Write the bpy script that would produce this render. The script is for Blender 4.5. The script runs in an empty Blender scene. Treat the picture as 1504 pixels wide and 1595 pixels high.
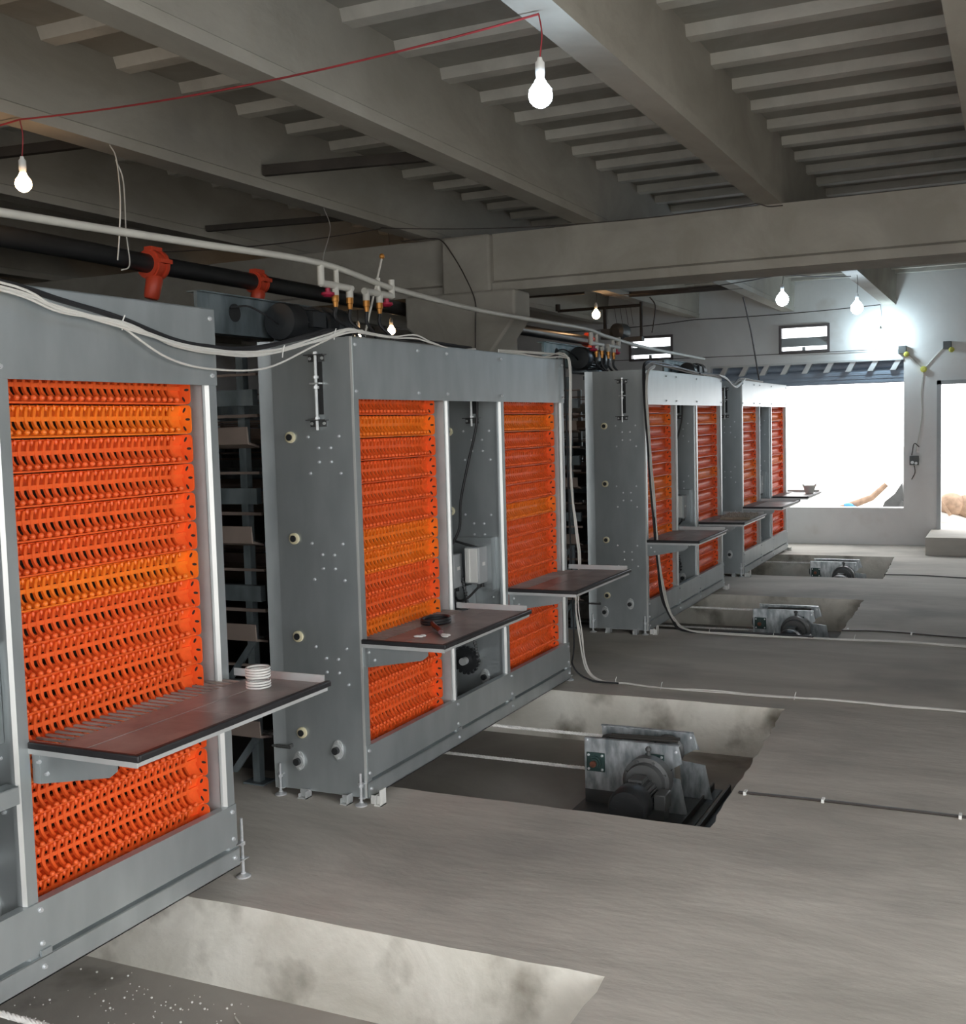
import bpy, bmesh, math, random
from mathutils import Vector, Matrix
random.seed(7)
S = bpy.context.scene
COL = S.collection
PI = math.pi

# ------------------------------------------------------------------ materials
def new_mat(name):
    m = bpy.data.materials.new(name); m.use_nodes = True
    nt = m.node_tree; b = nt.nodes['Principled BSDF']
    return m, nt, b
def simple(name, col, rough=0.5, metal=0.0, bump=0.0, bscale=30, spec=None, var=0.0, vscale=6):
    m, nt, b = new_mat(name)
    b.inputs['Base Color'].default_value = (*col, 1)
    b.inputs['Roughness'].default_value = rough
    b.inputs['Metallic'].default_value = metal
    if spec is not None: b.inputs['Specular IOR Level'].default_value = spec
    tc = nt.nodes.new('ShaderNodeTexCoord')
    if var > 0:
        n = nt.nodes.new('ShaderNodeTexNoise'); n.inputs['Scale'].default_value = vscale; n.inputs['Detail'].default_value = 5
        nt.links.new(tc.outputs['Object'], n.inputs['Vector'])
        r = nt.nodes.new('ShaderNodeValToRGB')
        r.color_ramp.elements[0].position = 0.3; r.color_ramp.elements[1].position = 0.7
        r.color_ramp.elements[0].color = (*[c*(1-var) for c in col], 1)
        r.color_ramp.elements[1].color = (*[min(1, c*(1+var)) for c in col], 1)
        nt.links.new(n.outputs['Fac'], r.inputs['Fac']); nt.links.new(r.outputs['Color'], b.inputs['Base Color'])
    if bump > 0:
        n = nt.nodes.new('ShaderNodeTexNoise'); n.inputs['Scale'].default_value = bscale; n.inputs['Detail'].default_value = 4
        nt.links.new(tc.outputs['Object'], n.inputs['Vector'])
        bp = nt.nodes.new('ShaderNodeBump'); bp.inputs['Strength'].default_value = bump; bp.inputs['Distance'].default_value = 0.01
        nt.links.new(n.outputs['Fac'], bp.inputs['Height']); nt.links.new(bp.outputs['Normal'], b.inputs['Normal'])
    return m
def concrete(name, dark, light, stretch=(1, 1, 1), scale=1.2, bump=0.35, stain=None, stain_pos=(0.58, 0.72), rough=0.85, stain_scale=1.6):
    m, nt, b = new_mat(name)
    b.inputs['Roughness'].default_value = rough
    b.inputs['Specular IOR Level'].default_value = 0.3
    tc = nt.nodes.new('ShaderNodeTexCoord'); mp = nt.nodes.new('ShaderNodeMapping')
    mp.inputs['Scale'].default_value = stretch
    nt.links.new(tc.outputs['Object'], mp.inputs['Vector'])
    n1 = nt.nodes.new('ShaderNodeTexNoise'); n1.inputs['Scale'].default_value = scale; n1.inputs['Detail'].default_value = 9; n1.inputs['Roughness'].default_value = 0.62
    n1.inputs['Distortion'].default_value = 0.6
    nt.links.new(mp.outputs['Vector'], n1.inputs['Vector'])
    r = nt.nodes.new('ShaderNodeValToRGB'); r.color_ramp.elements[0].position = 0.33; r.color_ramp.elements[1].position = 0.68
    r.color_ramp.elements[0].color = (*dark, 1); r.color_ramp.elements[1].color = (*light, 1)
    nt.links.new(n1.outputs['Fac'], r.inputs['Fac'])
    out = r.outputs['Color']
    if stain:
        n2 = nt.nodes.new('ShaderNodeTexNoise'); n2.inputs['Scale'].default_value = stain_scale; n2.inputs['Detail'].default_value = 6
        nt.links.new(tc.outputs['Object'], n2.inputs['Vector'])
        r2 = nt.nodes.new('ShaderNodeValToRGB'); r2.color_ramp.elements[0].position = stain_pos[0]; r2.color_ramp.elements[1].position = stain_pos[1]
        nt.links.new(n2.outputs['Fac'], r2.inputs['Fac'])
        mx = nt.nodes.new('ShaderNodeMix'); mx.data_type = 'RGBA'
        nt.links.new(r2.outputs['Color'], mx.inputs[0]); nt.links.new(out, mx.inputs[6]); mx.inputs[7].default_value = (*stain, 1)
        out = mx.outputs[2]
    nt.links.new(out, b.inputs['Base Color'])
    n3 = nt.nodes.new('ShaderNodeTexNoise'); n3.inputs['Scale'].default_value = scale*9; n3.inputs['Detail'].default_value = 6
    nt.links.new(mp.outputs['Vector'], n3.inputs['Vector'])
    ad = nt.nodes.new('ShaderNodeMath'); ad.operation = 'MULTIPLY_ADD'; ad.inputs[1].default_value = 0.4
    nt.links.new(n3.outputs['Fac'], ad.inputs[0]); nt.links.new(n1.outputs['Fac'], ad.inputs[2])
    bp = nt.nodes.new('ShaderNodeBump'); bp.inputs['Strength'].default_value = bump; bp.inputs['Distance'].default_value = 0.03
    nt.links.new(ad.outputs[0], bp.inputs['Height']); nt.links.new(bp.outputs['Normal'], b.inputs['Normal'])
    return m
M = {}
M['floor'] = concrete('trowelled_concrete', (0.42, 0.396, 0.355), (0.60, 0.565, 0.51), (0.6, 1.6, 1), 1.1, 0.32, stain=(0.31, 0.295, 0.27), stain_pos=(0.52, 0.75), stain_scale=0.9)
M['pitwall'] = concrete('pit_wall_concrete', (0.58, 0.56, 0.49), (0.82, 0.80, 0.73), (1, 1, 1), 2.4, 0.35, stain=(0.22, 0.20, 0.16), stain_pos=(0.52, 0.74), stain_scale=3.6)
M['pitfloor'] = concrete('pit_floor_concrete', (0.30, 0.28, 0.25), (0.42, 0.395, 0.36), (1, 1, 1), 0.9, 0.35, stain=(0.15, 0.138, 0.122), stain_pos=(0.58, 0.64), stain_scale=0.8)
M['beam'] = concrete('cast_beam_concrete', (0.285, 0.266, 0.228), (0.375, 0.355, 0.312), (1, 0.5, 1), 2.2, 0.2, stain=(0.28, 0.262, 0.235), stain_pos=(0.55, 0.75))
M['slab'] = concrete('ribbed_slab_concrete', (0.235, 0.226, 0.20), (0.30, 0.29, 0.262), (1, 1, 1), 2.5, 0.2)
M['rib'] = concrete('lit_rib_concrete', (0.36, 0.345, 0.31), (0.47, 0.455, 0.41), (1, 1, 1), 3, 0.2)  # paler than the slab, imitating light caught by the rib faces
M['plaster'] = concrete('white_plaster', (0.70, 0.69, 0.68), (0.80, 0.79, 0.78), (1, 1, 1), 1.0, 0.08, stain=(0.55, 0.49, 0.43), stain_pos=(0.62, 0.85))
def steel(name, c0, c1, rough=0.42, metal=0.75, scale=8):
    m, nt, b = new_mat(name)
    tc = nt.nodes.new('ShaderNodeTexCoord'); mp = nt.nodes.new('ShaderNodeMapping'); mp.inputs['Scale'].default_value = (1, 1, 0.35)
    n = nt.nodes.new('ShaderNodeTexNoise'); n.inputs['Scale'].default_value = scale; n.inputs['Detail'].default_value = 4
    nt.links.new(tc.outputs['Object'], mp.inputs['Vector']); nt.links.new(mp.outputs['Vector'], n.inputs['Vector'])
    r = nt.nodes.new('ShaderNodeValToRGB'); r.color_ramp.elements[0].position = 0.35; r.color_ramp.elements[1].position = 0.66
    r.color_ramp.elements[0].color = (*c0, 1); r.color_ramp.elements[1].color = (*c1, 1)
    nt.links.new(n.outputs['Fac'], r.inputs['Fac']); nt.links.new(r.outputs['Color'], b.inputs['Base Color'])
    mr = nt.nodes.new('ShaderNodeMapRange'); mr.inputs['To Min'].default_value = rough-0.05; mr.inputs['To Max'].default_value = rough+0.08
    nt.links.new(n.outputs['Fac'], mr.inputs['Value']); nt.links.new(mr.outputs['Result'], b.inputs['Roughness'])
    b.inputs['Metallic'].default_value = metal
    return m
M['galv'] = steel('galvanised_sheet', (0.38, 0.415, 0.425), (0.445, 0.482, 0.492), 0.36, 0.58)
M['galv_edge'] = steel('lit_sheet_edge', (0.62, 0.63, 0.62), (0.72, 0.73, 0.71), 0.4, 0.5)  # paler copy of the sheet, imitating light on folded edges
M['spangle'] = steel('spangled_zinc', (0.30, 0.34, 0.36), (0.66, 0.70, 0.72), 0.38, 0.7, 28)
M['bluesteel'] = steel('aged_blue_steel', (0.12, 0.15, 0.165), (0.26, 0.31, 0.33), 0.5, 0.5, 9)
M['palesteel'] = steel('pale_peeling_steel', (0.25, 0.36, 0.38), (0.50, 0.58, 0.58), 0.5, 0.3, 14)
M['alu'] = simple('pale_aluminium', (0.62, 0.64, 0.64), 0.4, 0.4, var=0.1)
M['bolt'] = simple('zinc_bolt', (0.72, 0.74, 0.76), 0.3, 0.55, var=0.1, vscale=60)
M['orange'] = simple('red_orange_plastic', (0.86, 0.125, 0.022), 0.42, 0, var=0.1, vscale=20)
M['orange2'] = simple('bright_orange_plastic', (0.92, 0.20, 0.015), 0.42, 0, var=0.1, vscale=20)
M['dark'] = simple('dark_gap', (0.02, 0.021, 0.022), 0.7, var=0.2)
M['rubber'] = simple('black_rubber', (0.018, 0.018, 0.02), 0.5, bump=0.15, var=0.2)
M['cablek'] = simple('black_cable', (0.02, 0.02, 0.022), 0.5, var=0.2)
M['cablew'] = simple('white_cable', (0.66, 0.65, 0.61), 0.5, var=0.1, vscale=3)
M['wire'] = simple('dark_wire', (0.05, 0.04, 0.035), 0.6, var=0.2)
M['redwire'] = simple('red_wire', (0.28, 0.03, 0.035), 0.5, var=0.2)
M['motor'] = simple('grey_motor_paint', (0.085, 0.088, 0.088), 0.45, 0.2, bump=0.1, var=0.2)
M['motork'] = simple('black_motor_paint', (0.028, 0.03, 0.032), 0.4, 0.2, bump=0.1, var=0.2)
M['green'] = simple('dark_green_casting', (0.03, 0.065, 0.06), 0.45, 0.1, bump=0.2, var=0.2)
M['cream'] = simple('cream_nylon', (0.72, 0.66, 0.45), 0.5, var=0.1)
M['white'] = simple('white_plastic', (0.78, 0.78, 0.75), 0.45, var=0.05)
M['greybox'] = simple('grey_enclosure', (0.40, 0.42, 0.43), 0.45, var=0.06)
M['redcl'] = simple('red_clamp_plastic', (0.62, 0.07, 0.03), 0.45, var=0.15)
M['brass'] = simple('orange_brass', (0.62, 0.27, 0.06), 0.4, 0.5, var=0.15)
M['maroon'] = simple('crimson_handle', (0.42, 0.02, 0.06), 0.45, var=0.2)
M['pvc'] = simple('white_pvc', (0.60, 0.58, 0.52), 0.5, bump=0.1, var=0.12, vscale=4)
M['hdpe'] = simple('black_pipe', (0.022, 0.023, 0.024), 0.35, var=0.2)
M['darkbar'] = simple('rusty_dark_steel', (0.045, 0.038, 0.032), 0.7, 0.2, bump=0.2, var=0.3)
M['tan'] = simple('dusty_trough', (0.22, 0.175, 0.15), 0.7, var=0.2, vscale=4)
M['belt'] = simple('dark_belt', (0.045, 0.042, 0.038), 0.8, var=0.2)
M['rope'] = simple('white_rope', (0.76, 0.75, 0.72), 0.8, var=0.15, vscale=40)
M['pulp'] = simple('paper_pulp', (0.30, 0.25, 0.19), 0.9, var=0.2, vscale=30)
M['wood'] = simple('weathered_wood', (0.33, 0.22, 0.15), 0.8, var=0.3, vscale=12)
M['bluebag'] = simple('blue_bag', (0.05, 0.25, 0.62), 0.6, var=0.2)
M['paper'] = simple('white_scrap', (0.80, 0.79, 0.76), 0.7, var=0.05)
M['deck'] = concrete('dusty_brown_deck', (0.20, 0.175, 0.165), (0.30, 0.27, 0.255), (1, 1, 1), 5, 0.05, stain=(0.40, 0.37, 0.35), stain_pos=(0.50, 0.75), stain_scale=3.5, rough=0.36)
M['frame'] = simple('brown_window_frame', (0.14, 0.12, 0.12), 0.5, var=0.1)
M['shutter'] = simple('grey_blue_shutter', (0.28, 0.33, 0.40), 0.5, 0.2, var=0.08)
M['yellow'] = simple('yellow_plastic', (0.62, 0.60, 0.12), 0.5, var=0.1)
M['ground'] = simple('pale_ground', (0.50, 0.485, 0.45), 0.9, var=0.08, vscale=1)
M['glassy'], _nt, _b = new_mat('window_glass')
_b.inputs['Base Color'].default_value = (0.9, 0.93, 0.95, 1); _b.inputs['Roughness'].default_value = 0.08
_b.inputs['Transmission Weight'].default_value = 1.0; _b.inputs['IOR'].default_value = 1.02
M['clear'], _nt, _b = new_mat('clear_hose')
_b.inputs['Base Color'].default_value = (0.95, 0.95, 0.95, 1); _b.inputs['Roughness'].default_value = 0.15
_b.inputs['Transmission Weight'].default_value = 0.92; _b.inputs['IOR'].default_value = 1.1
def emis(name, col, s):
    m, nt, b = new_mat(name)
    b.inputs['Base Color'].default_value = (*col, 1)
    b.inputs['Emission Color'].default_value = (*col, 1); b.inputs['Emission Strength'].default_value = s
    return m
M['led'] = emis('cool_lamp_glow', (0.62, 0.80, 1.0), 130)
M['flood'] = emis('dazzling_lamp_glow', (0.70, 0.90, 1.0), 280)
M['warm'] = emis('warm_lamp_glow', (1.0, 0.60, 0.30), 60)

# ------------------------------------------------------------------ mesh helpers
class MB:
    def __init__(s): s.v = []; s.f = []; s.m = []; s.sm = []
    def add(s, vs, fs, mi=0, smooth=False):
        o = len(s.v); s.v += [tuple(v) for v in vs]
        for f in fs: s.f.append([o+i for i in f]); s.m.append(mi); s.sm.append(smooth)
        return s
    def box(s, x0, x1, y0, y1, z0, z1, mi=0):
        vs = [(x0,y0,z0),(x1,y0,z0),(x1,y1,z0),(x0,y1,z0),(x0,y0,z1),(x1,y0,z1),(x1,y1,z1),(x0,y1,z1)]
        return s.add(vs, [(0,3,2,1),(4,5,6,7),(0,1,5,4),(1,2,6,5),(2,3,7,6),(3,0,4,7)], mi)
    def prism(s, pts, axis, a, b, mi=0):
        # pts 2-D outline, extruded along axis from a to b
        def P(p, t):
            if axis == 'x': return (t, p[0], p[1])
            if axis == 'y': return (p[0], t, p[1])
            return (p[0], p[1], t)
        n = len(pts); vs = [P(p, a) for p in pts]+[P(p, b) for p in pts]
        fs = [list(range(n)), list(range(2*n-1, n-1, -1))]+[(i, i+n, (i+1) % n+n, (i+1) % n) for i in range(n)]
        return s.add(vs, fs, mi)
    def cyl(s, p, q, r, n=12, mi=0, r2=None, caps=True):
        p = Vector(p); q = Vector(q); d = (q-p).normalized()
        a = Vector((0,0,1)) if abs(d.z) < 0.9 else Vector((1,0,0))
        u = d.cross(a).normalized(); w = d.cross(u); r2 = r if r2 is None else r2
        ring = [(math.cos(2*PI*i/n), math.sin(2*PI*i/n)) for i in range(n)]
        vs = [p+r*(c*u+t*w) for c, t in ring]+[q+r2*(c*u+t*w) for c, t in ring]
        s.add(vs, [(i, (i+1) % n, (i+1) % n+n, i+n) for i in range(n)], mi, True)
        if caps: s.add(vs, [list(range(n))[::-1], list(range(n, 2*n))], mi)
        return s
    def lathe(s, p, d, prof, n=16, mi=0):
        # prof: list of (dist along d, radius)
        p = Vector(p); d = Vector(d).normalized()
        a = Vector((0,0,1)) if abs(d.z) < 0.9 else Vector((1,0,0))
        u = d.cross(a).normalized(); w = d.cross(u); vs = []
        for t, r in prof:
            for i in range(n):
                c = 2*PI*i/n; vs.append(p+d*t+r*(math.cos(c)*u+math.sin(c)*w))
        fs = []
        for k in range(len(prof)-1):
            for i in range(n): fs.append((k*n+i, k*n+(i+1) % n, (k+1)*n+(i+1) % n, (k+1)*n+i))
        s.add(vs, fs, mi, True)
        s.add(vs[:n], [list(range(n))[::-1]], mi); s.add(vs[-n:], [list(range(n))], mi)
        return s
    def tube(s, pts, r, n=8, mi=0, closed=False, rf=None):
        pts = [Vector(p) for p in pts]; N = len(pts); vs = []; prev = None
        for k, p in enumerate(pts):
            t = (pts[(k+1) % N if closed else min(k+1, N-1)]-pts[(k-1) % N if closed else max(k-1, 0)])
            t = t.normalized() if t.length > 1e-9 else Vector((1,0,0))
            if prev is None:
                a = Vector((0,0,1)) if abs(t.z) < 0.9 else Vector((1,0,0)); u = t.cross(a).normalized()
            else:
                u = (prev-t*prev.dot(t)); u = u.normalized() if u.length > 1e-6 else t.orthogonal().normalized()
            prev = u; w = t.cross(u); rr = r if rf is None else rf(k/(N-1))*r
            for i in range(n):
                c = 2*PI*i/n; vs.append(p+rr*(math.cos(c)*u+math.sin(c)*w))
        fs = []
        for k in range(N if closed else N-1):
            k2 = (k+1) % N
            for i in range(n): fs.append((k*n+i, k*n+(i+1) % n, k2*n+(i+1) % n, k2*n+i))
        s.add(vs, fs, mi, True)
        if not closed: s.add(vs[:n], [list(range(n))[::-1]], mi); s.add(vs[-n:], [list(range(n))], mi)
        return s
    def ball(s, c, r, nu=8, nv=6, mi=0, sc=(1,1,1)):
        c = Vector(c); vs = [(c.x, c.y, c.z-r*sc[2])]
        for j in range(1, nv):
            a = -PI/2+PI*j/nv
            for i in range(nu):
                b = 2*PI*i/nu; vs.append((c.x+r*sc[0]*math.cos(a)*math.cos(b), c.y+r*sc[1]*math.cos(a)*math.sin(b), c.z+r*sc[2]*math.sin(a)))
        vs.append((c.x, c.y, c.z+r*sc[2])); fs = []
        for i in range(nu): fs.append((0, 1+(i+1) % nu, 1+i))
        for j in range(nv-2):
            for i in range(nu): a = 1+j*nu; fs.append((a+i, a+(i+1) % nu, a+nu+(i+1) % nu, a+nu+i))
        a = 1+(nv-2)*nu; L = len(vs)-1
        for i in range(nu): fs.append((a+i, a+(i+1) % nu, L))
        return s.add(vs, fs, mi, True)
    def mesh(s, name, mats):
        me = bpy.data.meshes.new(name); me.from_pydata(s.v, [], s.f)
        for m in (mats if isinstance(mats, (list, tuple)) else [mats]): me.materials.append(m)
        me.polygons.foreach_set('material_index', s.m); me.polygons.foreach_set('use_smooth', s.sm)
        me.update(); me.set_sharp_from_angle(angle=0.75); return me
    def build(s, name, mats, parent=None, bevel=0, loc=None):
        o = bpy.data.objects.new(name, s.mesh(name, mats)); COL.objects.link(o)
        if parent: o.parent = parent
        if loc: o.location = loc
        if bevel:
            b = o.modifiers.new('bevel', 'BEVEL'); b.width = bevel; b.segments = 2; b.limit_method = 'ANGLE'; b.angle_limit = 0.7
        return o
def tag(o, label=None, cat=None, group=None, kind=None):
    if label: o['label'] = label
    if cat: o['category'] = cat
    if group: o['group'] = group
    if kind: o['kind'] = kind
    return o
def empty(name, loc, rz=0):
    o = bpy.data.objects.new(name, None); COL.objects.link(o); o.empty_display_size = 0.1
    o.location = loc; o.rotation_euler = (0, 0, rz); return o
def copy_tree(o, parent=None):
    c = o.copy(); COL.objects.link(c); c.parent = parent
    for ch in list(o.children): copy_tree(ch, c)
    return c
def inst(o, loc, parent):
    c = o.copy(); COL.objects.link(c); c.parent = parent; c.location = loc; return c
def spline(pts, seg=8):
    P = [Vector(p) for p in pts]; P = [P[0]*2-P[1]]+P+[P[-1]*2-P[-2]]; out = []
    for i in range(1, len(P)-2):
        for k in range(seg):
            t = k/seg; a, b, c, d = P[i-1:i+3]
            out.append(0.5*((2*b)+(c-a)*t+(2*a-5*b+4*c-d)*t*t+(3*b-a-3*c+d)*t**3))
    out.append(P[-2]); return out
def sag(a, b, d, n=14):
    a = Vector(a); b = Vector(b)
    return [a.lerp(b, i/n)-Vector((0, 0, d*4*(i/n)*(1-i/n))) for i in range(n+1)]
def struct(o, label=None): return tag(o, label, None, None, 'structure')

# ------------------------------------------------------------------ camera
f_px, yaw, pit, rol = 1757.619, 0.442229995, 0.0762074523, -0.0270186782
fwd = Vector((-math.sin(yaw)*math.cos(pit), math.cos(yaw)*math.cos(pit), -math.sin(pit)))
r0 = Vector((math.cos(yaw), math.sin(yaw), 0)); u0 = r0.cross(fwd)
rr = r0*math.cos(rol)+u0*math.sin(rol); uu = -r0*math.sin(rol)+u0*math.cos(rol)
cam = bpy.data.cameras.new('camera'); co = bpy.data.objects.new('camera', cam); COL.objects.link(co)
mt = Matrix((rr, uu, -fwd)).transposed().to_4x4(); mt.translation = Vector((0, 0, 1.70))
co.matrix_world = mt
cam.sensor_fit = 'VERTICAL'; cam.sensor_height = 24; cam.lens = f_px/1595*24
cam.clip_start = 0.05; cam.clip_end = 200
S.camera = co

# ------------------------------------------------------------------ setting
XL, XR, YN, YW = -13.0, 2.5, -3.2, 15.58
rnd = random.Random(3)
def jline(x0, y0, x1, y1, n, a):
    out = []
    for i in range(n+1):
        t = i/n; j = 0 if i in (0, n) else rnd.uniform(-a, a)
        dx, dy = x1-x0, y1-y0; L = math.hypot(dx, dy)
        out.append((x0+dx*t-dy/L*j, y0+dy*t+dx/L*j))
    return out
pits = [(0.65, 3.175, -1.12, -1.132), (4.548, 6.615, -1.144, -1.212), (8.90, 10.84, -1.235, -1.262), (12.29, 14.24, -1.245, -1.308)]
fl = MB(); ZP = -0.30
def ngon(pts, z=0, mi=0): fl.add([(x, y, z) for x, y in pts], [list(range(len(pts)))], mi)
prev_far = None; yprev = YN
for (ya, yb, xa, xb) in pits:
    near = jline(XL, ya, xa, ya, 90, 0.006); right = jline(xa, ya, xb, yb, 26, 0.009); far = jline(XL, yb, xb, yb, 90, 0.007)
    # strip before this pit
    lower = [(XL, yprev)] if prev_far is None else list(prev_far)
    ngon(lower+[(XR, yprev), (XR, ya)]+list(reversed(near)))
    ngon(right+[(XR, yb), (XR, ya)][0:2])
    for line, mi in ((near, 1), (right, 1), (far, 1)):
        for i in range(len(line)-1):
            (x0, y0), (x1, y1) = line[i], line[i+1]
            # foot of the wall leans slightly into the pit
            def foot(x, y):
                if line is near: return (min(x, xa-0.02), ya+0.02)
                if line is far: return (min(x, xb-0.02), yb-0.035)
                return (x-0.02, min(max(y, ya+0.02), yb-0.035))
            fx0, fy0 = foot(x0, y0); fx1, fy1 = foot(x1, y1)
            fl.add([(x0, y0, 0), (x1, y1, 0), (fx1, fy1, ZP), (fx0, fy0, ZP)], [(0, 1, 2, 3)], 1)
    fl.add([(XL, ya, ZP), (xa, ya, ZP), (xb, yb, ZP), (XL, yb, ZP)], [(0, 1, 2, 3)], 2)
    prev_far = far; yprev = yb
ngon(list(prev_far)+[(XR, yprev), (XR, YW+0.3), (XL, YW+0.3)])
fl.box(-0.98, XR, 14.49, 15.6, 0.0, 0.215, 0)
struct(fl.build('floor', [M['floor'], M['pitwall'], M['pitfloor']]), 'rough trowelled concrete floor with four rectangular pits')

# ceiling slab with ribs
ZC = 3.53
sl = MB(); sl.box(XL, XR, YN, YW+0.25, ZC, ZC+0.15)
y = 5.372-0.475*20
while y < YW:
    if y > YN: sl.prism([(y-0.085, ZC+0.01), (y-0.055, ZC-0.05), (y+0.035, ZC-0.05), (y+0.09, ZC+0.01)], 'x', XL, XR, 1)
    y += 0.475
struct(sl.build('ceiling', [M['slab'], M['rib']]), 'ribbed precast concrete ceiling slab')
# long beams
bi = 0
for xc in [-11.85, -10.55, -9.25, -7.95, -6.65, -5.38, -4.06, -2.77, -1.49, -0.17, 1.12]:
    b = MB(); h = 0.075
    b.prism([(xc-h, 3.112), (xc+h, 3.112), (xc+h+0.004, 3.165), (xc+h-0.006, 3.172), (xc+h+0.012, ZC+0.02), (xc-h-0.012, ZC+0.02), (xc-h+0.006, 3.172), (xc-h-0.004, 3.165)], 'y', YN, YW)
    bi += 1
    struct(b.build('ceiling_beam', M['beam']), 'concrete ceiling joist running away from the viewer')
cb = MB()
cb.prism([(7.70, 2.69), (8.15, 2.69), (8.15, 3.112), (7.72, 3.112), (7.735, 3.05), (7.735, 2.772), (7.70, 2.752)], 'x', XL, -3.92)
cb.prism([(7.70, 2.69), (8.15, 2.69), (8.15, 3.112), (7.72, 3.112), (7.735, 3.05), (7.735, 2.772), (7.70, 2.752)], 'x', -3.52, XR)
struct(cb.build('cross_beam', M['beam']), 'deep concrete cross beam carrying the joists')
cl = MB()
cl.box(-3.92, -3.52, 7.66, 8.16, 0.0, 3.112)
cl.prism([(-4.21, 2.69), (-4.21, 2.45), (-3.93, 2.24), (-3.93, 2.0), (-3.51, 2.0), (-3.51, 2.22), (-3.30, 2.48), (-3.30, 2.69)], 'y', 7.60, 7.90)
struct(cl.build('column', M['beam'], bevel=0.02), 'concrete column with a flared corbel head')

def wall_x(name, y0, y1, x0, x1, z0, z1, holes, mat):
    xs = sorted({x0, x1, *[h[0] for h in holes], *[h[1] for h in holes]}); zs = sorted({z0, z1, *[h[2] for h in holes], *[h[3] for h in holes]})
    b = MB()
    for i in range(len(xs)-1):
        for j in range(len(zs)-1):
            cx, cz = (xs[i]+xs[i+1])/2, (zs[j]+zs[j+1])/2
            if any(h[0] < cx < h[1] and h[2] < cz < h[3] for h in holes): continue
            b.box(xs[i], xs[i+1], y0, y1, zs[j], zs[j+1])
    return struct(b.build(name, mat))
wall_x('wall_back', YW, YW+0.22, XL, XR, 0, ZC, [(-3.84, -1.32, 0.485, 2.42), (-0.92, 0.35, 0.13, 2.12), (-5.0, -4.36, 2.555, 2.905), (-2.90, -2.24, 2.555, 2.93), (-8.6, -7.9, 2.555, 2.93)], M['plaster'])
wall_x('wall_front_unseen', YN-0.2, YN, XL, XR, 0, ZC, [(-4.6, XR-0.3, 0.0, 3.0)], M['beam'])  # unseen wall, added to cut daylight reflected in the side panels
b = MB(); b.box(XL-0.2, XL, YN, YW+0.2, -0.3, ZC); struct(b.build('wall_left', M['plaster']))
b = MB()
for y0, y1, z0, z1 in ((3.8, YW, 0, 3.2), (YN, YW, 3.2, ZC), (YN, YN+0.3, 0, 3.2), (0.0, 0.3, 0, 3.2)): b.box(XR, XR+0.2, y0, y1, z0, z1)
struct(b.build('wall_right_unseen', M['beam']))  # unseen wall, its open bay shaped and placed to brighten the near floor

def window(n, x0, x1, z0, z1):
    b = MB(); t = 0.035; y0, y1 = YW-0.02, YW+0.06
    b.box(x0, x1, y0, y1, z0, z0+t); b.box(x0, x1, y0, y1, z1-t, z1); b.box(x0, x0+t, y0, y1, z0+t, z1-t); b.box(x1-t, x1, y0, y1, z0+t, z1-t)
    o = struct(b.build('window_%d' % n, M['frame']), 'small high brown-framed tilting window')
    # tilted sash
    g = MB(); cz = (z0+z1)/2
    g.add([(x0+t, YW+0.02, cz+0.02), (x1-t, YW+0.02, cz+0.02), (x1-t, YW-0.03, z0+0.085), (x0+t, YW-0.03, z0+0.085),
           (x0+t, YW+0.026, cz+0.02), (x1-t, YW+0.026, cz+0.02), (x1-t, YW-0.024, z0+0.085), (x0+t, YW-0.024, z0+0.085)],
          [(0, 1, 2, 3), (7, 6, 5, 4), (0, 4, 5, 1), (2, 6, 7, 3), (0, 3, 7, 4), (1, 5, 6, 2)])
    g.box((x0+x1)/2-0.02, (x0+x1)/2+0.02, YW-0.045, YW-0.02, z0+0.03, z0+0.08)
    g.build('sash', M['greybox'], o)
    p = MB(); p.box(x0+t, x1-t, YW+0.035, YW+0.04, z0+t, z1-t); p.build('pane', M['glassy'], o)
window(1, -5.0, -4.36, 2.555, 2.905); window(2, -2.90, -2.24, 2.555, 2.93)
b = MB()
b.box(-0.92, -0.87, YW-0.03, YW+0.12, 0.13, 2.12); b.box(0.30, 0.35, YW-0.03, YW+0.12, 0.13, 2.12); b.box(-0.92, 0.35, YW-0.03, YW+0.12, 2.07, 2.12)
b.box(-0.92, 0.35, YW-0.02, YW+0.14, 0.10, 0.15)
struct(b.build('door_1', M['greybox']), 'open doorway with grey metal frame')
# roller shutter drawn up in the big opening
o = empty('roller_shutter', (-2.58, YW, 2.12)); tag(o, 'grey-blue roller shutter rolled up at the top of the large wall opening', 'shutter')
b = MB(); b.box(-1.255, 1.255, 0.05, 0.12, 0.0, 0.16); b.box(-1.255, 1.255, 0.11, 0.13, 0.16, 0.30)
for k in range(3): b.box(-1.255, 1.255, 0.044, 0.05, 0.01+k*0.05, 0.04+k*0.05)
b.build('shutter_curtain', M['shutter'], o)
b = MB(); b.box(-1.255, 1.255, -0.02, 0.02, 0.285, 0.31)
for k in range(9):
    x = -1.15+k*0.28; b.prism([(x, 0.16), (x+0.07, 0.16), (x+0.14, 0.285), (x+0.07, 0.285)], 'y', 0.0, 0.10)
b.build('slotted_rail', M['alu'], o)
b = MB(); b.cyl((-1.24, 0.14, 0.23), (1.24, 0.14, 0.23), 0.055, 16); b.build('roller', M['shutter'], o)

# outside
b = MB(); b.box(-40, 40, YW+0.22, 60, 0.02, 0.10); b.box(-40, 40, -40, YN, -0.08, -0.001); b.box(XR+0.2, 40, YN, YW+0.22, -0.08, 0.0)
struct(b.build('outside_ground', M['ground']), 'sunlit pale ground outside')

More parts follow.
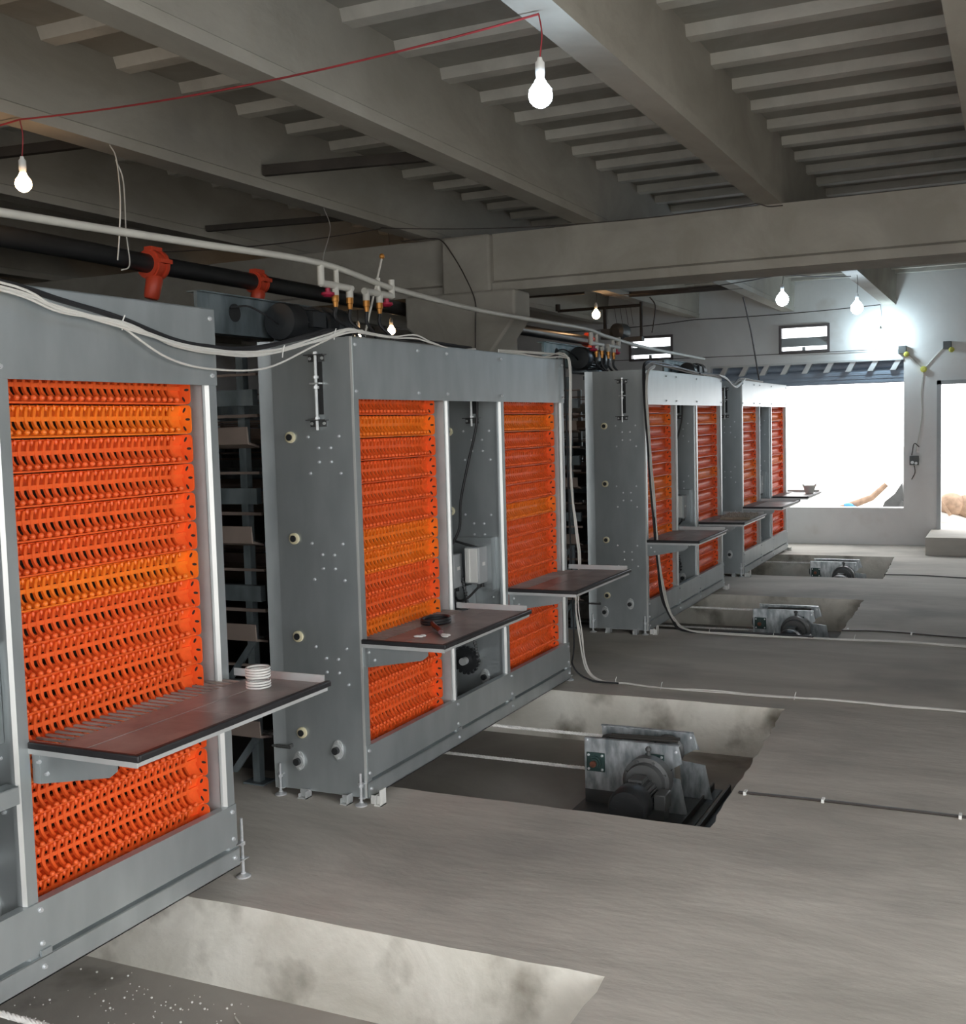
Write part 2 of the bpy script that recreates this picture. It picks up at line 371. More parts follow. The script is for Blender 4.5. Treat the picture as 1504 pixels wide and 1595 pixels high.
# ------------------------------------------------------------------ egg elevator
XF = -2.648
W = 2.57; ZT = 2.108; ZH = 1.833; ZB = 0.03; ZP1 = 0.272; D = 0.49
root = empty('egg_elevator', (XF, 4.285, 0))
def finger_profile():
    return [(0.010, 0.044), (0.005, 0.030), (0.002, 0.012), (0.003, -0.002), (0.009, -0.016), (0.020, -0.029), (0.037, -0.038)]
def carrier_mesh(L, name, mat, n):
    b = MB()
    b.box(-0.004, 0.006, 0.0, L, -0.001, 0.013)           # front bar
    b.box(-0.050, -0.034, 0.0, L, -0.052, -0.036)         # rear lower bar
    b.box(-0.028, -0.024, 0.0, L, 0.012, 0.048); b.box(-0.034, 0.030, 0.0, L, -0.0515, -0.0460)
    b.box(-0.034, 0.006, 0.0, L, 0.043, 0.0475)               # narrow shelf joining to the next carrier
    p = L/(n+1.6)
    for i in range(n):
        y = p*(0.6+i)
        prof = finger_profile(); th = 0.0054; vs = []; fs = []
        for k, (x, z) in enumerate(prof):
            k0 = max(k-1, 0); k1 = min(k+1, len(prof)-1)
            tx, tz = prof[k1][0]-prof[k0][0], prof[k1][1]-prof[k0][1]; l = math.hypot(tx, tz); nx, nz = tz/l*0.005, -tx/l*0.005
            vs += [(x-nx, y-th, z-nz), (x+nx, y-th, z+nz), (x+nx, y+th, z+nz), (x-nx, y+th, z-nz)]
        for k in range(len(prof)-1):
            a = 4*k
            for j in range(4): fs.append((a+j, a+(j+1) % 4, a+4+(j+1) % 4, a+4+j))
        fs += [(3, 2, 1, 0), tuple(range(len(vs)-4, len(vs)))]
        b.add(vs, fs, 0)
        b.ball((0.043, y, -0.035), 0.0095, 8, 6); b.cyl((0.033, y, -0.039), (0.043, y, -0.036), 0.006, 6)
        b.ball((0.012, y+p*0.36, 0.039), 0.0062, 6, 5, 0, (1, 1, 1.7))
        # rear finger, between the front ones
        y2 = y+p*0.52
        b.box(-0.046, -0.040, y2-0.0045, y2+0.0045, -0.046, 0.014)
    # dished end and slotted end plate
    def plate(y0, y1, holes):
        out = []
        R = 0.016; x0, x1, z0, z1 = -0.05, 0.052, -0.0505, 0.0505
        for cx, cz, a0 in ((x1-R, z1-R, 0), ):
            pass
        pts = [(x0, z0)]
        for k in range(5): a = -PI/2+k*PI/8; pts.append((x1-R+R*math.cos(a), z0+R+R*math.sin(a)))
        for k in range(5): a = k*PI/8; pts.append((x1-R+R*math.cos(a), z1-R+R*math.sin(a)))
        pts.append((x0, z1))
        b.prism(pts, 'y', y0, y1)
        if holes:
            for ang in (55, 0, -55):
                a = math.radians(ang); c = (0.004+0.034*math.cos(a), 0.040*math.sin(a)); e = []
                for k in range(8):
                    t = 2*PI*k/8; ex, ez = 0.011*math.cos(t), 0.0048*math.sin(t)
                    e.append((c[0]+ex*math.cos(a)-ez*math.sin(a), y0-0.0006, c[1]+ex*math.sin(a)+ez*math.cos(a)))
                b.add(e, [list(range(8))], 1)
    plate(L-0.004, L, True); plate(0, 0.004, False)
    # dished bowl at the far end
    b.prism([(-0.048, -0.05), (0.03, -0.05), (0.012, -0.035), (0.0, -0.012), (-0.002, 0.02), (0.01, 0.045), (-0.048, 0.045)], 'y', L-0.05, L-0.004)
    return b.mesh(name, [mat, M['dark']])
NC = 16; PZ = 0.1045
cmesh = {}
for key, L in ((0, 0.765), (1, 0.825)):
    for c in ('orange', 'orange2'): cmesh[key, c] = carrier_mesh(L, 'egg_carrier', M[c], 22 if key == 0 else 24)
bright = {0: (1, 6, 7, 10), 1: (1, 6, 11)}
for key, u0_ in ((0, 0.048), (1, 1.625)):
    for k in range(NC):
        c = 'orange2' if k in bright[key] else 'orange'
        o = bpy.data.objects.new('egg_carrier', cmesh[key, c]); COL.objects.link(o); o.parent = root
        o.location = (-0.075, u0_, 1.868-0.052-k*PZ)

def bolt_mesh():
    b = MB(); b.cyl((0, 0, 0), (0, -0.003, 0), 0.0070, 10); b.cyl((0, -0.003, 0), (0, -0.010, 0), 0.0048, 6); return b.mesh('bolt', M['bolt'])
BOLT = bolt_mesh()
b = MB(); b.cyl((0, 0, 0), (0.003, 0, 0), 0.0085, 10); b.cyl((0.003, 0, 0), (0.009, 0, 0), 0.006, 6); BOLTX = b.mesh('bolt', M['bolt'])
b = MB()
b.lathe((0, 0, 0), (0, -1, 0), [(0, 0.026), (0.010, 0.026), (0.013, 0.022), (0.013, 0.013)], 20, 0); b.cyl((0, -0.001, 0), (0, -0.018, 0), 0.0155, 12, 1)
CAP = b.mesh('roller_cap', [M['cream'], M['motork']])
b = MB()
b.prism([(0.045*math.cos(a)*0.62, 0.045*math.sin(a)) for a in [2*PI*k/20 for k in range(20)]], 'y', 0, -0.006, 0)
b.cyl((0, -0.006, 0), (0, -0.016, 0), 0.028, 16, 0); b.cyl((0, -0.016, 0), (0, -0.034, 0), 0.017, 12, 1)
b.cyl((0, -0.006, 0.038), (0, -0.012, 0.038), 0.006, 6, 0); b.cyl((0, -0.006, -0.038), (0, -0.012, -0.038), 0.006, 6, 0)
FLB = b.mesh('flange_bearing', [M['alu'], M['motork']])
def put(mesh, name, loc, parent):
    o = bpy.data.objects.new(name, mesh); COL.objects.link(o); o.parent = parent; o.location = loc; return o
def side_panel(u, deco, lower=True, pname='side_panel', ztop=ZT):
    b = MB()
    b.box(-0.43, -0.010, u, u+0.004, ZB, ztop)
    b.prism([(-0.43, u), (-0.43, u+0.004), (-0.465, u-0.006), (-0.492, u-0.022), (-0.497, u-0.018), (-0.467, u-0.001)][0:2]+[(-0.466, u-0.001), (-0.494, u-0.012), (-0.492, u-0.016), (-0.464, u-0.005)], 'z', ZB, ztop)
    o = b.build(pname, M['galv'], root)
    if not deco: return o
    for z in (1.671, 1.208, 0.755, 0.303):
        put(CAP, 'roller_cap', (-0.338, u, z), o)
    for base in (1.671, 1.188, 0.712):
        for dx, dz in ((-0.244, 0), (-0.080, 0.0), (-0.190, -0.051), (-0.126, -0.051), (-0.189, -0.114), (-0.124, -0.114), (-0.238, -0.165), (-0.076, -0.165)):
            put(BOLT, 'bolt', (dx, u, base+dz), o)
    # tensioner
    t = MB()
    t.box(-0.180, -0.155, u-0.001, u+0.001, 1.77, 2.02, 1)
    t.cyl((-0.182, u-0.018, 1.70), (-0.180, u-0.018, 2.05), 0.0075, 8, 0)
    for z in (2.035, 1.745):
        t.box(-0.235, -0.13, u-0.03, u, z-0.002, z+0.003, 2); t.box(-0.225, -0.14, u-0.006, u, z-0.03, z, 2)
        t.cyl((-0.181, u-0.018, z+0.003), (-0.181, u-0.018, z+0.014), 0.013, 6, 0)
        t.cyl((-0.215, u-0.006, z-0.015), (-0.215, u-0.012, z-0.015), 0.007, 8, 0); t.cyl((-0.150, u-0.006, z-0.015), (-0.150, u-0.012, z-0.015), 0.007, 8, 0)
    t.box(-0.205, -0.155, u-0.034, u-0.003, 1.905, 1.912, 0)
    for z in (1.93, 1.885): t.cyl((-0.181, u-0.018, z), (-0.181, u-0.018, z+0.012), 0.014, 6, 0)
    t.build('chain_tensioner', [M['alu'], M['dark'], M['motor']], o)
    put(FLB, 'flange_bearing', (-0.359, u, 0.168), o); put(FLB, 'flange_bearing', (-0.144, u, 0.241), o)
    l = MB(); l.cyl((-0.40, u, 0.236), (-0.40, u-0.03, 0.236), 0.010, 8); l.box(-0.47, -0.385, u-0.034, u-0.026, 0.228, 0.243); l.cyl((-0.49, u-0.03, 0.235), (-0.40, u-0.03, 0.236), 0.006, 8)
    l.build('latch_lever', M['motor'], o)
    return o
side_panel(0.0, True); side_panel(0.905, False, pname='inner_panel', ztop=ZT-0.02); side_panel(1.585, True, pname='inner_panel', ztop=ZT-0.02); side_panel(W-0.004, False)
# edge strips coloured brighter to imitate light on the lips + front posts
def post(ua, ub, lip):
    b = MB()
    b.prism([(0.0, ua+lip), (0.0, ub), (-0.03, ub), (-0.03, ua), (-0.012, ua)], 'z', ZB+0.07, ZT-0.01, 0)
    b.add([(-0.0117, ua-0.0005, ZB+0.09), (0.0003, ua+lip, ZB+0.09), (0.0003, ua+lip, ZH+0.01), (-0.0117, ua-0.0005, ZH+0.01)], [(0, 1, 2, 3)], 1)
    b.build('front_post', [M['galv'], M['galv_edge']], root)
post(0.905, 0.930, 0.008); post(1.572, 1.620, 0.008); post(2.515, 2.566, 0.010)
b = MB(); b.box(-0.03, 0.0, 0.003, 0.046, ZB+0.07, ZT-0.01); b.build('front_post', M['galv'], root)
b = MB(); b.box(-0.010, 0.0015, -0.0012, 0.003, ZB, ZT); b.build('corner_edge', M['galv_edge'], root)
for ug in (0.890, 2.500):
    b = MB(); b.box(-0.14, -0.012, ug, ug+0.004, ZP1-0.1, ZH+0.02); b.box(-0.016, -0.012, ug, ug+0.018, ZP1-0.1, ZH+0.02)
    b.build('guide_channel', M['alu'], root)
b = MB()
b.box(-0.27, -0.266, 0.02, 0.90, 0.1, 2.05)  # dark sheet added behind the racks, imitating the shaded interior
b.build('shade_backing', M['belt'], root)
b = MB(); b.box(-0.27, -0.266, 1.60, 2.55, 0.1, 2.05); b.build('shade_backing', M['belt'], root)
# header, top sheet, plinth, channel
b = MB(); b.box(0.0, 0.004, 0.002, W-0.002, ZH, ZT+0.002); b.box(-0.03, 0.004, 0.002, W-0.002, ZT-0.002, ZT+0.002)
hd = b.build('header_panel', M['galv'], root)
for u in (0.02, 0.60, 0.91, 1.59, 2.54):
    for z in (ZH+0.035, ZT-0.035): put(BOLTX, 'bolt', (0.004, u, z), hd)
b = MB(); b.box(-D, -0.03, 0.004, W-0.004, ZT-0.022, ZT-0.016); b.box(-D, -D+0.004, 0.004, W-0.004, ZT-0.02, ZT+0.004); b.build('top_sheet', M['galv'], root)
b = MB(); b.prism([(0.006, 0.115), (0.006, 0.268), (-0.02, ZP1), (-0.02, 0.13), (-0.02, 0.115)], 'y', 0.004, W-0.004)
pl = b.build('plinth_panel', M['galv'], root)
for u in (0.02, 0.92, 1.62, 2.54):
    for z in (0.245, 0.142): put(BOLTX, 'bolt', (0.006, u, z), pl)
b = MB(); b.box(-0.05, 0.010, 0.0, W, ZB, 0.034); b.box(0.006, 0.010, 0.0, W, ZB, 0.100); b.box(-0.05, 0.010, 0.0, W, 0.098, 0.102)
b.box(-0.02, -0.016, 0.0, W, 0.1, 0.118)
for u in (0.93, 1.63): b.box(0.006, 0.014, u-0.02, u+0.02, 0.104, 0.122)
bc = b.build('base_channel', M['galv'], root)
for u in (0.02, 0.92, 1.62, 2.54): put(BOLTX, 'bolt', (0.010, u, 0.07), bc)
b = MB(); b.box(-0.012, 0.0, 0.932, 1.572, 0.585, 0.640); b.box(-0.05, 0.0, 0.932, 1.572, 0.636, 0.640); b.build('cross_rail', M['galv'], root)
# control boxes in the middle bay
for i, (x0, x1, y0, y1, z0, z1) in enumerate(((-0.30, -0.215, 1.36, 1.47, 0.785, 0.977), (-0.175, -0.085, 1.42, 1.53, 0.808, 1.017))):
    b = MB(); b.box(x0, x1, y0, y1, z0, z1)
    bx = b.build('control_box', M['greybox'], root, bevel=0.006)
    c = MB(); c.box(x0+0.006, x1-0.012, y0-0.012, y0, z0+0.01, z1-0.006); c.box(x0+0.02, x0+0.034, y0-0.018, y0-0.012, z0+0.01, z1-0.006); c.build('box_cover', M['white'], bx)
    c = MB(); c.box(x1, x1+0.001, y0+0.04, y0+0.075, z0+0.10, z0+0.12); c.build('rating_label', M['paper'], bx)
    c = MB(); c.cyl((x1-0.02, y0+0.03, z0), (x1-0.02, y0+0.03, z0-0.025), 0.011, 8); c.cyl((x1-0.02, y0+0.075, z0), (x1-0.02, y0+0.075, z0-0.025), 0.011, 8); c.build('cable_gland', M['motork'], bx)
b = MB(); b.box(-0.26, -0.19, 1.46, 1.58, 0.66, 0.79); b.box(-0.32, -0.06, 1.53, 1.583, 0.76, 1.06); b.build('mounting_bracket', M['galv'], root)
b = MB(); b.tube(spline([(-0.10, 1.48, 1.86), (-0.11, 1.48, 1.70), (-0.16, 1.47, 1.50), (-0.21, 1.46, 1.28), (-0.22, 1.45, 1.12), (-0.27, 1.42, 1.0), (-0.26, 1.41, 0.975)]), 0.008)
b.tube(spline([(-0.25, 1.44, 1.05), (-0.18, 1.45, 1.03), (-0.12, 1.47, 1.012)]), 0.007)
b.tube(spline([(-0.235, 1.40, 0.77), (-0.21, 1.38, 0.72), (-0.15, 1.38, 0.73), (-0.105, 1.45, 0.79)]), 0.007); b.build('box_cable', M['cablek'], root)
# chain and sprocket in the lower middle bay
b = MB()
b.cyl((-0.20, 1.44, 0.36), (-0.20, 1.47, 0.36), 0.070, 20)
for k in range(18):
    a = 2*PI*k/18; b.cyl((-0.20+0.075*math.cos(a), 1.445, 0.36+0.075*math.sin(a)), (-0.20+0.075*math.cos(a), 1.465, 0.36+0.075*math.sin(a)), 0.010, 6)
b.cyl((-0.20, 1.40, 0.36), (-0.20, 1.58, 0.36), 0.022, 12, 1); b.build('sprocket', [M['motork'], M['alu']], root)
for s, x1 in ((-1, -0.29), (1, -0.24)):
    b = MB()
    p0 = Vector((-0.20+s*0.075, 1.455, 0.36)); p1 = Vector((x1+s*0.03, 1.455, 0.84)); n = 30
    for k in range(n):
        a = p0.lerp(p1, k/n); c = p0.lerp(p1, (k+0.75)/n); b.tube([a, c], 0.008 if k % 2 else 0.011, 6)
    b.build('drive_chain', M['motork'], root)
b = MB(); b.box(-0.40, -0.36, 1.05, 1.5, 0.12, 0.55); b.lathe((-0.30, 1.05, 0.30), (0, 1, 0), [(0, 0.05), (0.02, 0.075), (0.18, 0.075), (0.2, 0.05)], 16); b.build('gearbox', M['motork'], root)

# collecting tables
def table(u0_, u1_):
    z = 0.752; t = MB()
    t.box(0.085, 0.415, u0_, u1_, z-0.004, z)
    t.box(0.085, 0.415, (u0_+u1_)/2-0.0, (u0_+u1_)/2+0.001, z, z+0.0006)
    d = t.build('egg_table', M['deck'], root)
    c = MB(); n = 24
    for k in range(n):
        y = u0_+0.03+(u1_-u0_-0.10)*k/(n-1); c.box(-0.045, 0.09, y-0.0055, y+0.0055, z-0.008, z-0.001)
    c.box(0.09, 0.20, u0_+0.01, u1_-0.02, z, z+0.0012); c.build('comb_strip', M['deck'], d)
    r = MB(); r.box(0.404, 0.426, u0_-0.004, u1_+0.004, z-0.012, z+0.009); r.box(0.0, 0.425, u0_-0.012, u0_+0.006, z-0.013, z+0.008)
    r.build('rubber_edge', M['rubber'], d, bevel=0.004)
    a = MB(); a.box(0.0, 0.40, u1_-0.004, u1_, z, z+0.028); a.box(0.0, 0.418, u0_-0.010, u0_-0.004, z-0.028, z-0.012); a.box(0.40, 0.412, u0_, u1_, z-0.028, z-0.012)
    a.build('side_rail', M['alu'], d)
    for u in (u0_+0.004, u1_-0.008):
        k = MB(); k.prism([(0.0, z-0.024), (0.0, z-0.118), (0.03, z-0.120), (0.30, z-0.072), (0.33, z-0.050), (0.33, z-0.024)], 'y', u, u+0.004)
        if u < u0_+0.1: k.box(0.0, 0.03, u0_+0.003, u0_+0.05, z-0.12, z-0.034)
        k.build('support_bracket', M['galv'], d)
    for x, zz in ((0.03, z-0.052), (0.06, z-0.085)): put(BOLT, 'bolt', (x, u0_+0.004, zz), d)
    return d
table(0.005, 0.955); table(1.625, 2.60)

machines = [root]
specs = [(0.775, 0.040, 0), (8.62, 0.0, 0), (12.11, 0.0, 0.0)]
for y0, dz, dx in specs:
    c = copy_tree(root); c.location = (XF+dx, y0, dz); machines.append(c)
labs = ['second egg elevator from the camera, grey with orange carriers, strap wrench on its table',
        'nearest grey egg elevator, cut off by the left edge, coiled hose on its table',
        'third grey egg elevator, black and white cables hanging over its near corner',
        'farthest galvanised egg elevator with orange carriers, by the large bright wall opening']
# feet: thread, pad and little plastic anchors, per machine because the floor contact differs
for m, lab in zip(machines, labs):
    tag(m, lab, 'egg elevator', 'egg elevators in a row along the pits')
    dz = m.location.z
    for u in (-0.02, W+0.055):
        for x in (-0.02, -0.46):
            b = MB(); b.cyl((x, u, 0.004-dz), (x, u, 0.19 if u > 0 else 0.15), 0.006, 8); b.lathe((x, u, -dz), (0, 0, 1), [(0, 0.028), (0.006, 0.028), (0.014, 0.010), (0.02, 0.010)], 14)
            b.box(x-0.015, x+0.015, min(u, 0 if u < 0 else W), max(u, 0 if u < 0 else W)+0.02, 0.030, 0.034); b.cyl((x, u, 0.085), (x, u, 0.097), 0.012, 6); b.box(x-0.015, x+0.015, min(u, 0 if u < 0 else W), max(u, 0 if u < 0 else W), 0.098, 0.102)
            b.build('levelling_foot', M['bolt'], m)
    for x, u, wx, hh, am in ((0.055, 0.02, 0.035, 0.075, 'white'), (-0.10, -0.02, 0.04, 0.045, 'alu'), (-0.33, -0.015, 0.045, 0.035, 'alu'), (0.045, W-0.03, 0.03, 0.055, 'white')):
        if x > 0 and u > 1 and m.location.y < 5: continue
        b = MB(); b.box(x-wx/2, x+wx/2, u-0.025, u+0.025, -dz, -dz+0.005); b.box(x+wx/2-0.005, x+wx/2, u-0.025, u+0.025, -dz, hh-dz*0); b.box(x-wx/2, x-wx/2+0.004, u-0.02, u+0.02, -dz, hh*0.6)
        b.box(x-wx/2-0.03 if x > 0 else x-wx/2, x+wx/2, u-0.002, u+0.002, -dz, 0.04)
        b.build('anchor_bracket', M[am], m)

# ------------------------------------------------------------------ cage rows behind the elevators
row = empty('cage_row', (-3.22, 4.285, 0))
Lr = 9.0
for k in range(4):
    z = 0.235+0.463*k
    if z > 2.1: break
    for u, s in ((0.08, -1), (2.46, 1)):
        b = MB(); b.prism([(u, z), (u+s*0.09, z+0.02), (u+s*0.095, z+0.10), (u+s*0.088, z+0.10), (u+s*0.08, z+0.03), (u, z+0.01)], 'x', -Lr, 0)
        b.build('egg_trough', M['tan'], row)
        b = MB(); b.box(-Lr, 0, min(u, u+s*0.04), max(u, u+s*0.04), z+0.20, z+0.275); b.build('feed_trough', M['bluesteel'], row)
        b = MB(); b.box(-Lr, 0, u-0.01, u+0.01, z+0.145, z+0.16); b.box(-Lr, 0, u-0.008, u+0.008, z+0.34, z+0.352); b.build('rail', M['tan'], row)
    b = MB(); b.box(-Lr, -0.05, 0.12, 2.42, z+0.01, z+0.02); b.build('belt', M['belt'], row)
for x in (-0.10, -1.3, -2.5, -3.7, -4.9, -6.1, -7.3, -8.5):
    for u in (0.10, 1.25, 2.42):
        zb = -0.30 if 0.27 < u < 2.32 else 0.0
        b = MB(); b.box(x-0.02, x+0.02, u-0.02, u+0.02, zb, 2.08); b.box(x-0.06, x+0.06, u-0.05, u+0.05, zb, zb+0.008); b.build('post', M['bluesteel'], row)
for x in (-0.1, -1.3, -2.5, -3.7):
    for k in range(2):
        z = 0.235+0.463*k
        b = MB(); b.prism([(x, z), (x+0.04, z), (x-0.11, z-0.19), (x-0.15, z-0.19)], 'y', 0.07, 0.085); b.build('brace', M['bluesteel'], row)
rows = [row]
for y0 in (0.775, 8.62, 12.11):
    c = copy_tree(row); c.location = (-3.22, y0, 0); rows.append(c)
for r_, lab in zip(rows, ('tiered cage row in the dark behind the second egg elevator', 'tiered cage row behind the nearest egg elevator at the left edge', 'tiered cage row in the dark behind the third egg elevator', 'tiered cage row behind the farthest egg elevator')):
    tag(r_, lab, 'cage row', 'cage rows behind the egg elevators')

# drive frames with gear motors on top of the cage rows
df = empty('drive_frame', (-3.5, 4.285, 2.09))
b = MB(); b.box(-0.02, 0.0, 0.02, 1.22, 0.09, 0.285); b.box(-0.06, 0.02, 0.02, 1.22, 0.279, 0.285); b.box(-0.06, 0.012, 0.02, 1.22, 0.09, 0.096)
b.build('cross_channel', M['bluesteel'], df)
b = MB(); b.cyl((0.0, 0.30, 0.20), (0.003, 0.30, 0.20), 0.045, 20); b.build('round_port', M['dark'], df)
b = MB()
for u in (0.10, 1.15): b.box(-0.05, -0.02, u-0.03, u+0.03, 0.0, 0.1)
b.box(-0.06, -0.03, 1.1, 2.3, 0.0, 0.035); b.box(-0.2, -0.17, 1.1, 2.3, 0.09, 0.10)
b.box(-0.5, -0.02, 0.09, 0.13, 0.02, 0.06); b.build('stand', M['bluesteel'], df)
gm = MB()
gm.lathe((0.12, 0.50, 0.165), (0, 1, 0), [(0, 0.04), (0.005, 0.092), (0.02, 0.098), (0.12, 0.098), (0.125, 0.082), (0.30, 0.082), (0.302, 0.10), (0.33, 0.10), (0.335, 0.07), (0.40, 0.08), (0.405, 0.105), (0.54, 0.105), (0.55, 0.05)], 26)
for k in range(20):
    a = 2*PI*k/20; gm.box(0.12+0.088*math.cos(a)-0.003, 0.12+0.088*math.cos(a)+0.003, 0.63, 0.79, 0.165+0.088*math.sin(a)-0.003, 0.165+0.088*math.sin(a)+0.003)
gm.box(0.16, 0.235, 0.64, 0.76, 0.14, 0.22); gm.build('gear_motor', M['motork'], df)
b = MB(); b.box(0.0, 0.24, 0.62, 1.0, 0.045, 0.062); b.box(0.0, 0.02, 0.62, 1.0, 0.04, 0.12); b.build('motor_bracket', M['bluesteel'], df)
b = MB(); b.tube(spline([(0.12, 0.52, 0.14), (0.10, 0.42, 0.19), (0.06, 0.33, 0.23), (0.02, 0.25, 0.22)]), 0.005); b.build('motor_cable', M['cablek'], df)
dfs = [df]
for y0 in (8.62, 12.11):
    c = copy_tree(df); c.location = (-3.5, y0, 2.09); dfs.append(c)
for o in dfs[1].children:
    if o.name.startswith('cross_channel'):
        o.data = o.data.copy(); o.data.materials[0] = M['palesteel']
tag(dfs[0], 'blue-grey steel channel with a black gear motor, above the cage row behind the second elevator', 'drive frame', 'drive frames over the cage rows')
tag(dfs[1], 'pale peeling steel channel with a black gear motor, behind the top of the third elevator', 'drive frame', 'drive frames over the cage rows')
tag(dfs[2], 'farthest steel channel with gear motor, just showing over the third elevator', 'drive frame', 'drive frames over the cage rows')

# ------------------------------------------------------------------ rope drives in the pits
dr = empty('rope_drive', (-1.78, 5.6, -0.30))
def plate(y, flange):
    b = MB(); pts = [(-0.25, 0.09), (0.15, 0.09), (0.15, 0.20), (0.272, 0.275), (0.255, 0.362), (-0.25, 0.362)]
    b.prism(pts, 'y', y, y+0.005)
    b.box(-0.25, 0.255, min(y, y+flange), max(y, y+flange), 0.357, 0.362)
    o = b.build('side_plate', M['spangle'], dr)
    for x, z in ((-0.235, 0.35), (0.24, 0.33)):
        put(BOLT, 'bolt', (x, y, z), o)
    return o
sp = plate(-0.15, 0.025); plate(0.13, -0.02)
b = MB(); b.prism([(0.20, 0.355), (0.255, 0.357), (0.285, 0.27), (0.23, 0.26)], 'y', 0.136, 0.139); b.build('end_guard', M['spangle'], dr)
for x, z, big in ((-0.188, 0.238, 1), (0.130, 0.262, 1)):
    b = MB(); b.prism([(x-0.05, z-0.05), (x+0.05, z-0.05), (x+0.05, z+0.05), (x-0.05, z+0.05)], 'y', -0.158, -0.15)
    b.cyl((x, -0.158, z), (x, -0.172, z), 0.034, 20); b.cyl((x, -0.172, z), (x, -0.185, z), 0.026, 20)
    o = b.build('flange_bearing', M['green'], dr, bevel=0.003)
    for dx in (-0.037, 0.037):
        for dz in (-0.037, 0.037): put(BOLT, 'bolt', (x+dx, -0.158, z+dz), o)
    b = MB(); b.cyl((x, -0.18, z), (x, -0.202, z), 0.017, 16); b.build('shaft_end', simple('rusty_shaft', (0.22, 0.09, 0.06), 0.4, 0.6, var=0.3, vscale=40) if x < 0 else M['motork'], dr)
for x, z, r in ((-0.188, 0.238, 0.085), (0.130, 0.262, 0.085)):
    b = MB(); b.lathe((x, -0.10, z), (0, 1, 0), [(0, r), (0.01, r), (0.02, r-0.012), (0.18, r-0.012), (0.19, r), (0.20, r)], 24); b.build('pulley', M['motor'], dr)
b = MB(); b.tube([(-0.15+0.02*k, -0.04+0.002*k, 0.345) for k in range(19)], 0.009, 8); b.tube([(-0.15+0.02*k, 0.0+0.002*k, 0.345) for k in range(19)], 0.009, 8); b.build('wound_rope', M['belt'], dr)
b = MB(); b.box(-0.27, 0.30, -0.62, 0.32, 0.0, 0.02); b.box(-0.25, -0.24, -0.15, 0.13, 0.02, 0.09); b.box(-0.25, 0.15, -0.15, -0.145, 0.02, 0.09); b.box(-0.25, 0.15, 0.13, 0.135, 0.02, 0.09); b.build('base_plate', M['motor'], dr)
for x in (0.31, 0.40):
    b = MB(); b.box(x, x+0.008, -0.75, 0.32, 0, 0.04); b.box(x, x+0.05, -0.75, 0.32, 0, 0.006); b.build('base_rail', M['motor'], dr)
for x, y in ((0.145, -0.17), (0.205, 0.10)):
    b = MB(); b.prism([(x, 0.02), (x+0.155, 0.02), (x+0.12, 0.20), (x-0.02, 0.215)], 'y', y, y+0.005)
    b.build('gusset', M['spangle'], dr)
gm = empty('x', (0, 0, 0)); bpy.data.objects.remove(gm)
g = MB(); g.lathe((0.13, -0.19, 0.215), (0, -1, 0), [(0, 0.045), (0.02, 0.05), (0.022, 0.075), (0.05, 0.115), (0.055, 0.12), (0.12, 0.12), (0.125, 0.10), (0.16, 0.095)], 28)
g.box(0.04, 0.22, -0.31, -0.22, 0.02, 0.15)
for k in range(8):
    a = 2*PI*(k+0.5)/8; g.cyl((0.13+0.105*math.cos(a), -0.31, 0.215+0.105*math.sin(a)), (0.13+0.105*math.cos(a), -0.322, 0.215+0.105*math.sin(a)), 0.008, 6)
g.lathe((0.13, -0.26, 0.335), (0, 0, 1), [(0, 0.010), (0.02, 0.010), (0.025, 0.016), (0.035, 0.016), (0.045, 0.008)], 10)
g.build('gearbox', M['motor'], dr)
g = MB(); g.lathe((0.125, -0.35, 0.170), (0, -1, 0), [(0, 0.078), (0.14, 0.078)], 26)
for k in range(26):
    a = 2*PI*k/26; c, s_ = math.cos(a), math.sin(a)
    g.add([(0.125+c*0.074-s_*0.002, -0.36, 0.170+s_*0.074+c*0.002), (0.125+c*0.092-s_*0.002, -0.36, 0.170+s_*0.092+c*0.002), (0.125+c*0.092+s_*0.002, -0.36, 0.170+s_*0.092-c*0.002), (0.125+c*0.074+s_*0.002, -0.36, 0.170+s_*0.074-c*0.002),
           (0.125+c*0.074-s_*0.002, -0.49, 0.170+s_*0.074+c*0.002), (0.125+c*0.092-s_*0.002, -0.49, 0.170+s_*0.092+c*0.002), (0.125+c*0.092+s_*0.002, -0.49, 0.170+s_*0.092-c*0.002), (0.125+c*0.074+s_*0.002, -0.49, 0.170+s_*0.074-c*0.002)],
          [(0, 1, 2, 3), (7, 6, 5, 4), (0, 4, 5, 1), (1, 5, 6, 2), (2, 6, 7, 3)])
g.box(0.09, 0.16, -0.47, -0.38, 0.170+0.088, 0.170+0.10)
g.build('motor_body', M['motor'], dr)
g = MB(); g.lathe((0.125, -0.49, 0.170), (0, -1, 0), [(0, 0.092), (0.01, 0.098), (0.10, 0.098), (0.125, 0.085), (0.128, 0.05), (0.128, 0.01)], 28)
for k in range(10):
    a = 2*PI*k/10; g.box(0.125+0.06*math.cos(a)-0.012, 0.125+0.06*math.cos(a)+0.012, -0.6195, -0.6185, 0.170+0.06*math.sin(a)-0.003, 0.170+0.06*math.sin(a)+0.003)
g.build('fan_cowl', M['motork'], dr)
g = MB(); g.box(0.215, 0.275, -0.47, -0.37, 0.13, 0.21); g.build('terminal_box', M['motor'], dr, bevel=0.006)
drs = [dr]
for x, yy in ((-1.795, 9.87), (-1.86, 13.27)):
    c = copy_tree(dr); c.location = (x, yy, -0.30); drs.append(c)
for d_, lab in zip(drs, ('galvanised rope drive with grey gear motor, nearest of the three sunk in the floor pits', 'galvanised rope drive half hidden in the middle pit beside the third elevator', 'smallest, farthest rope drive, in the pit before the wall under the large opening')):
    tag(d_, lab, 'rope drive', 'rope drives in the floor pits')
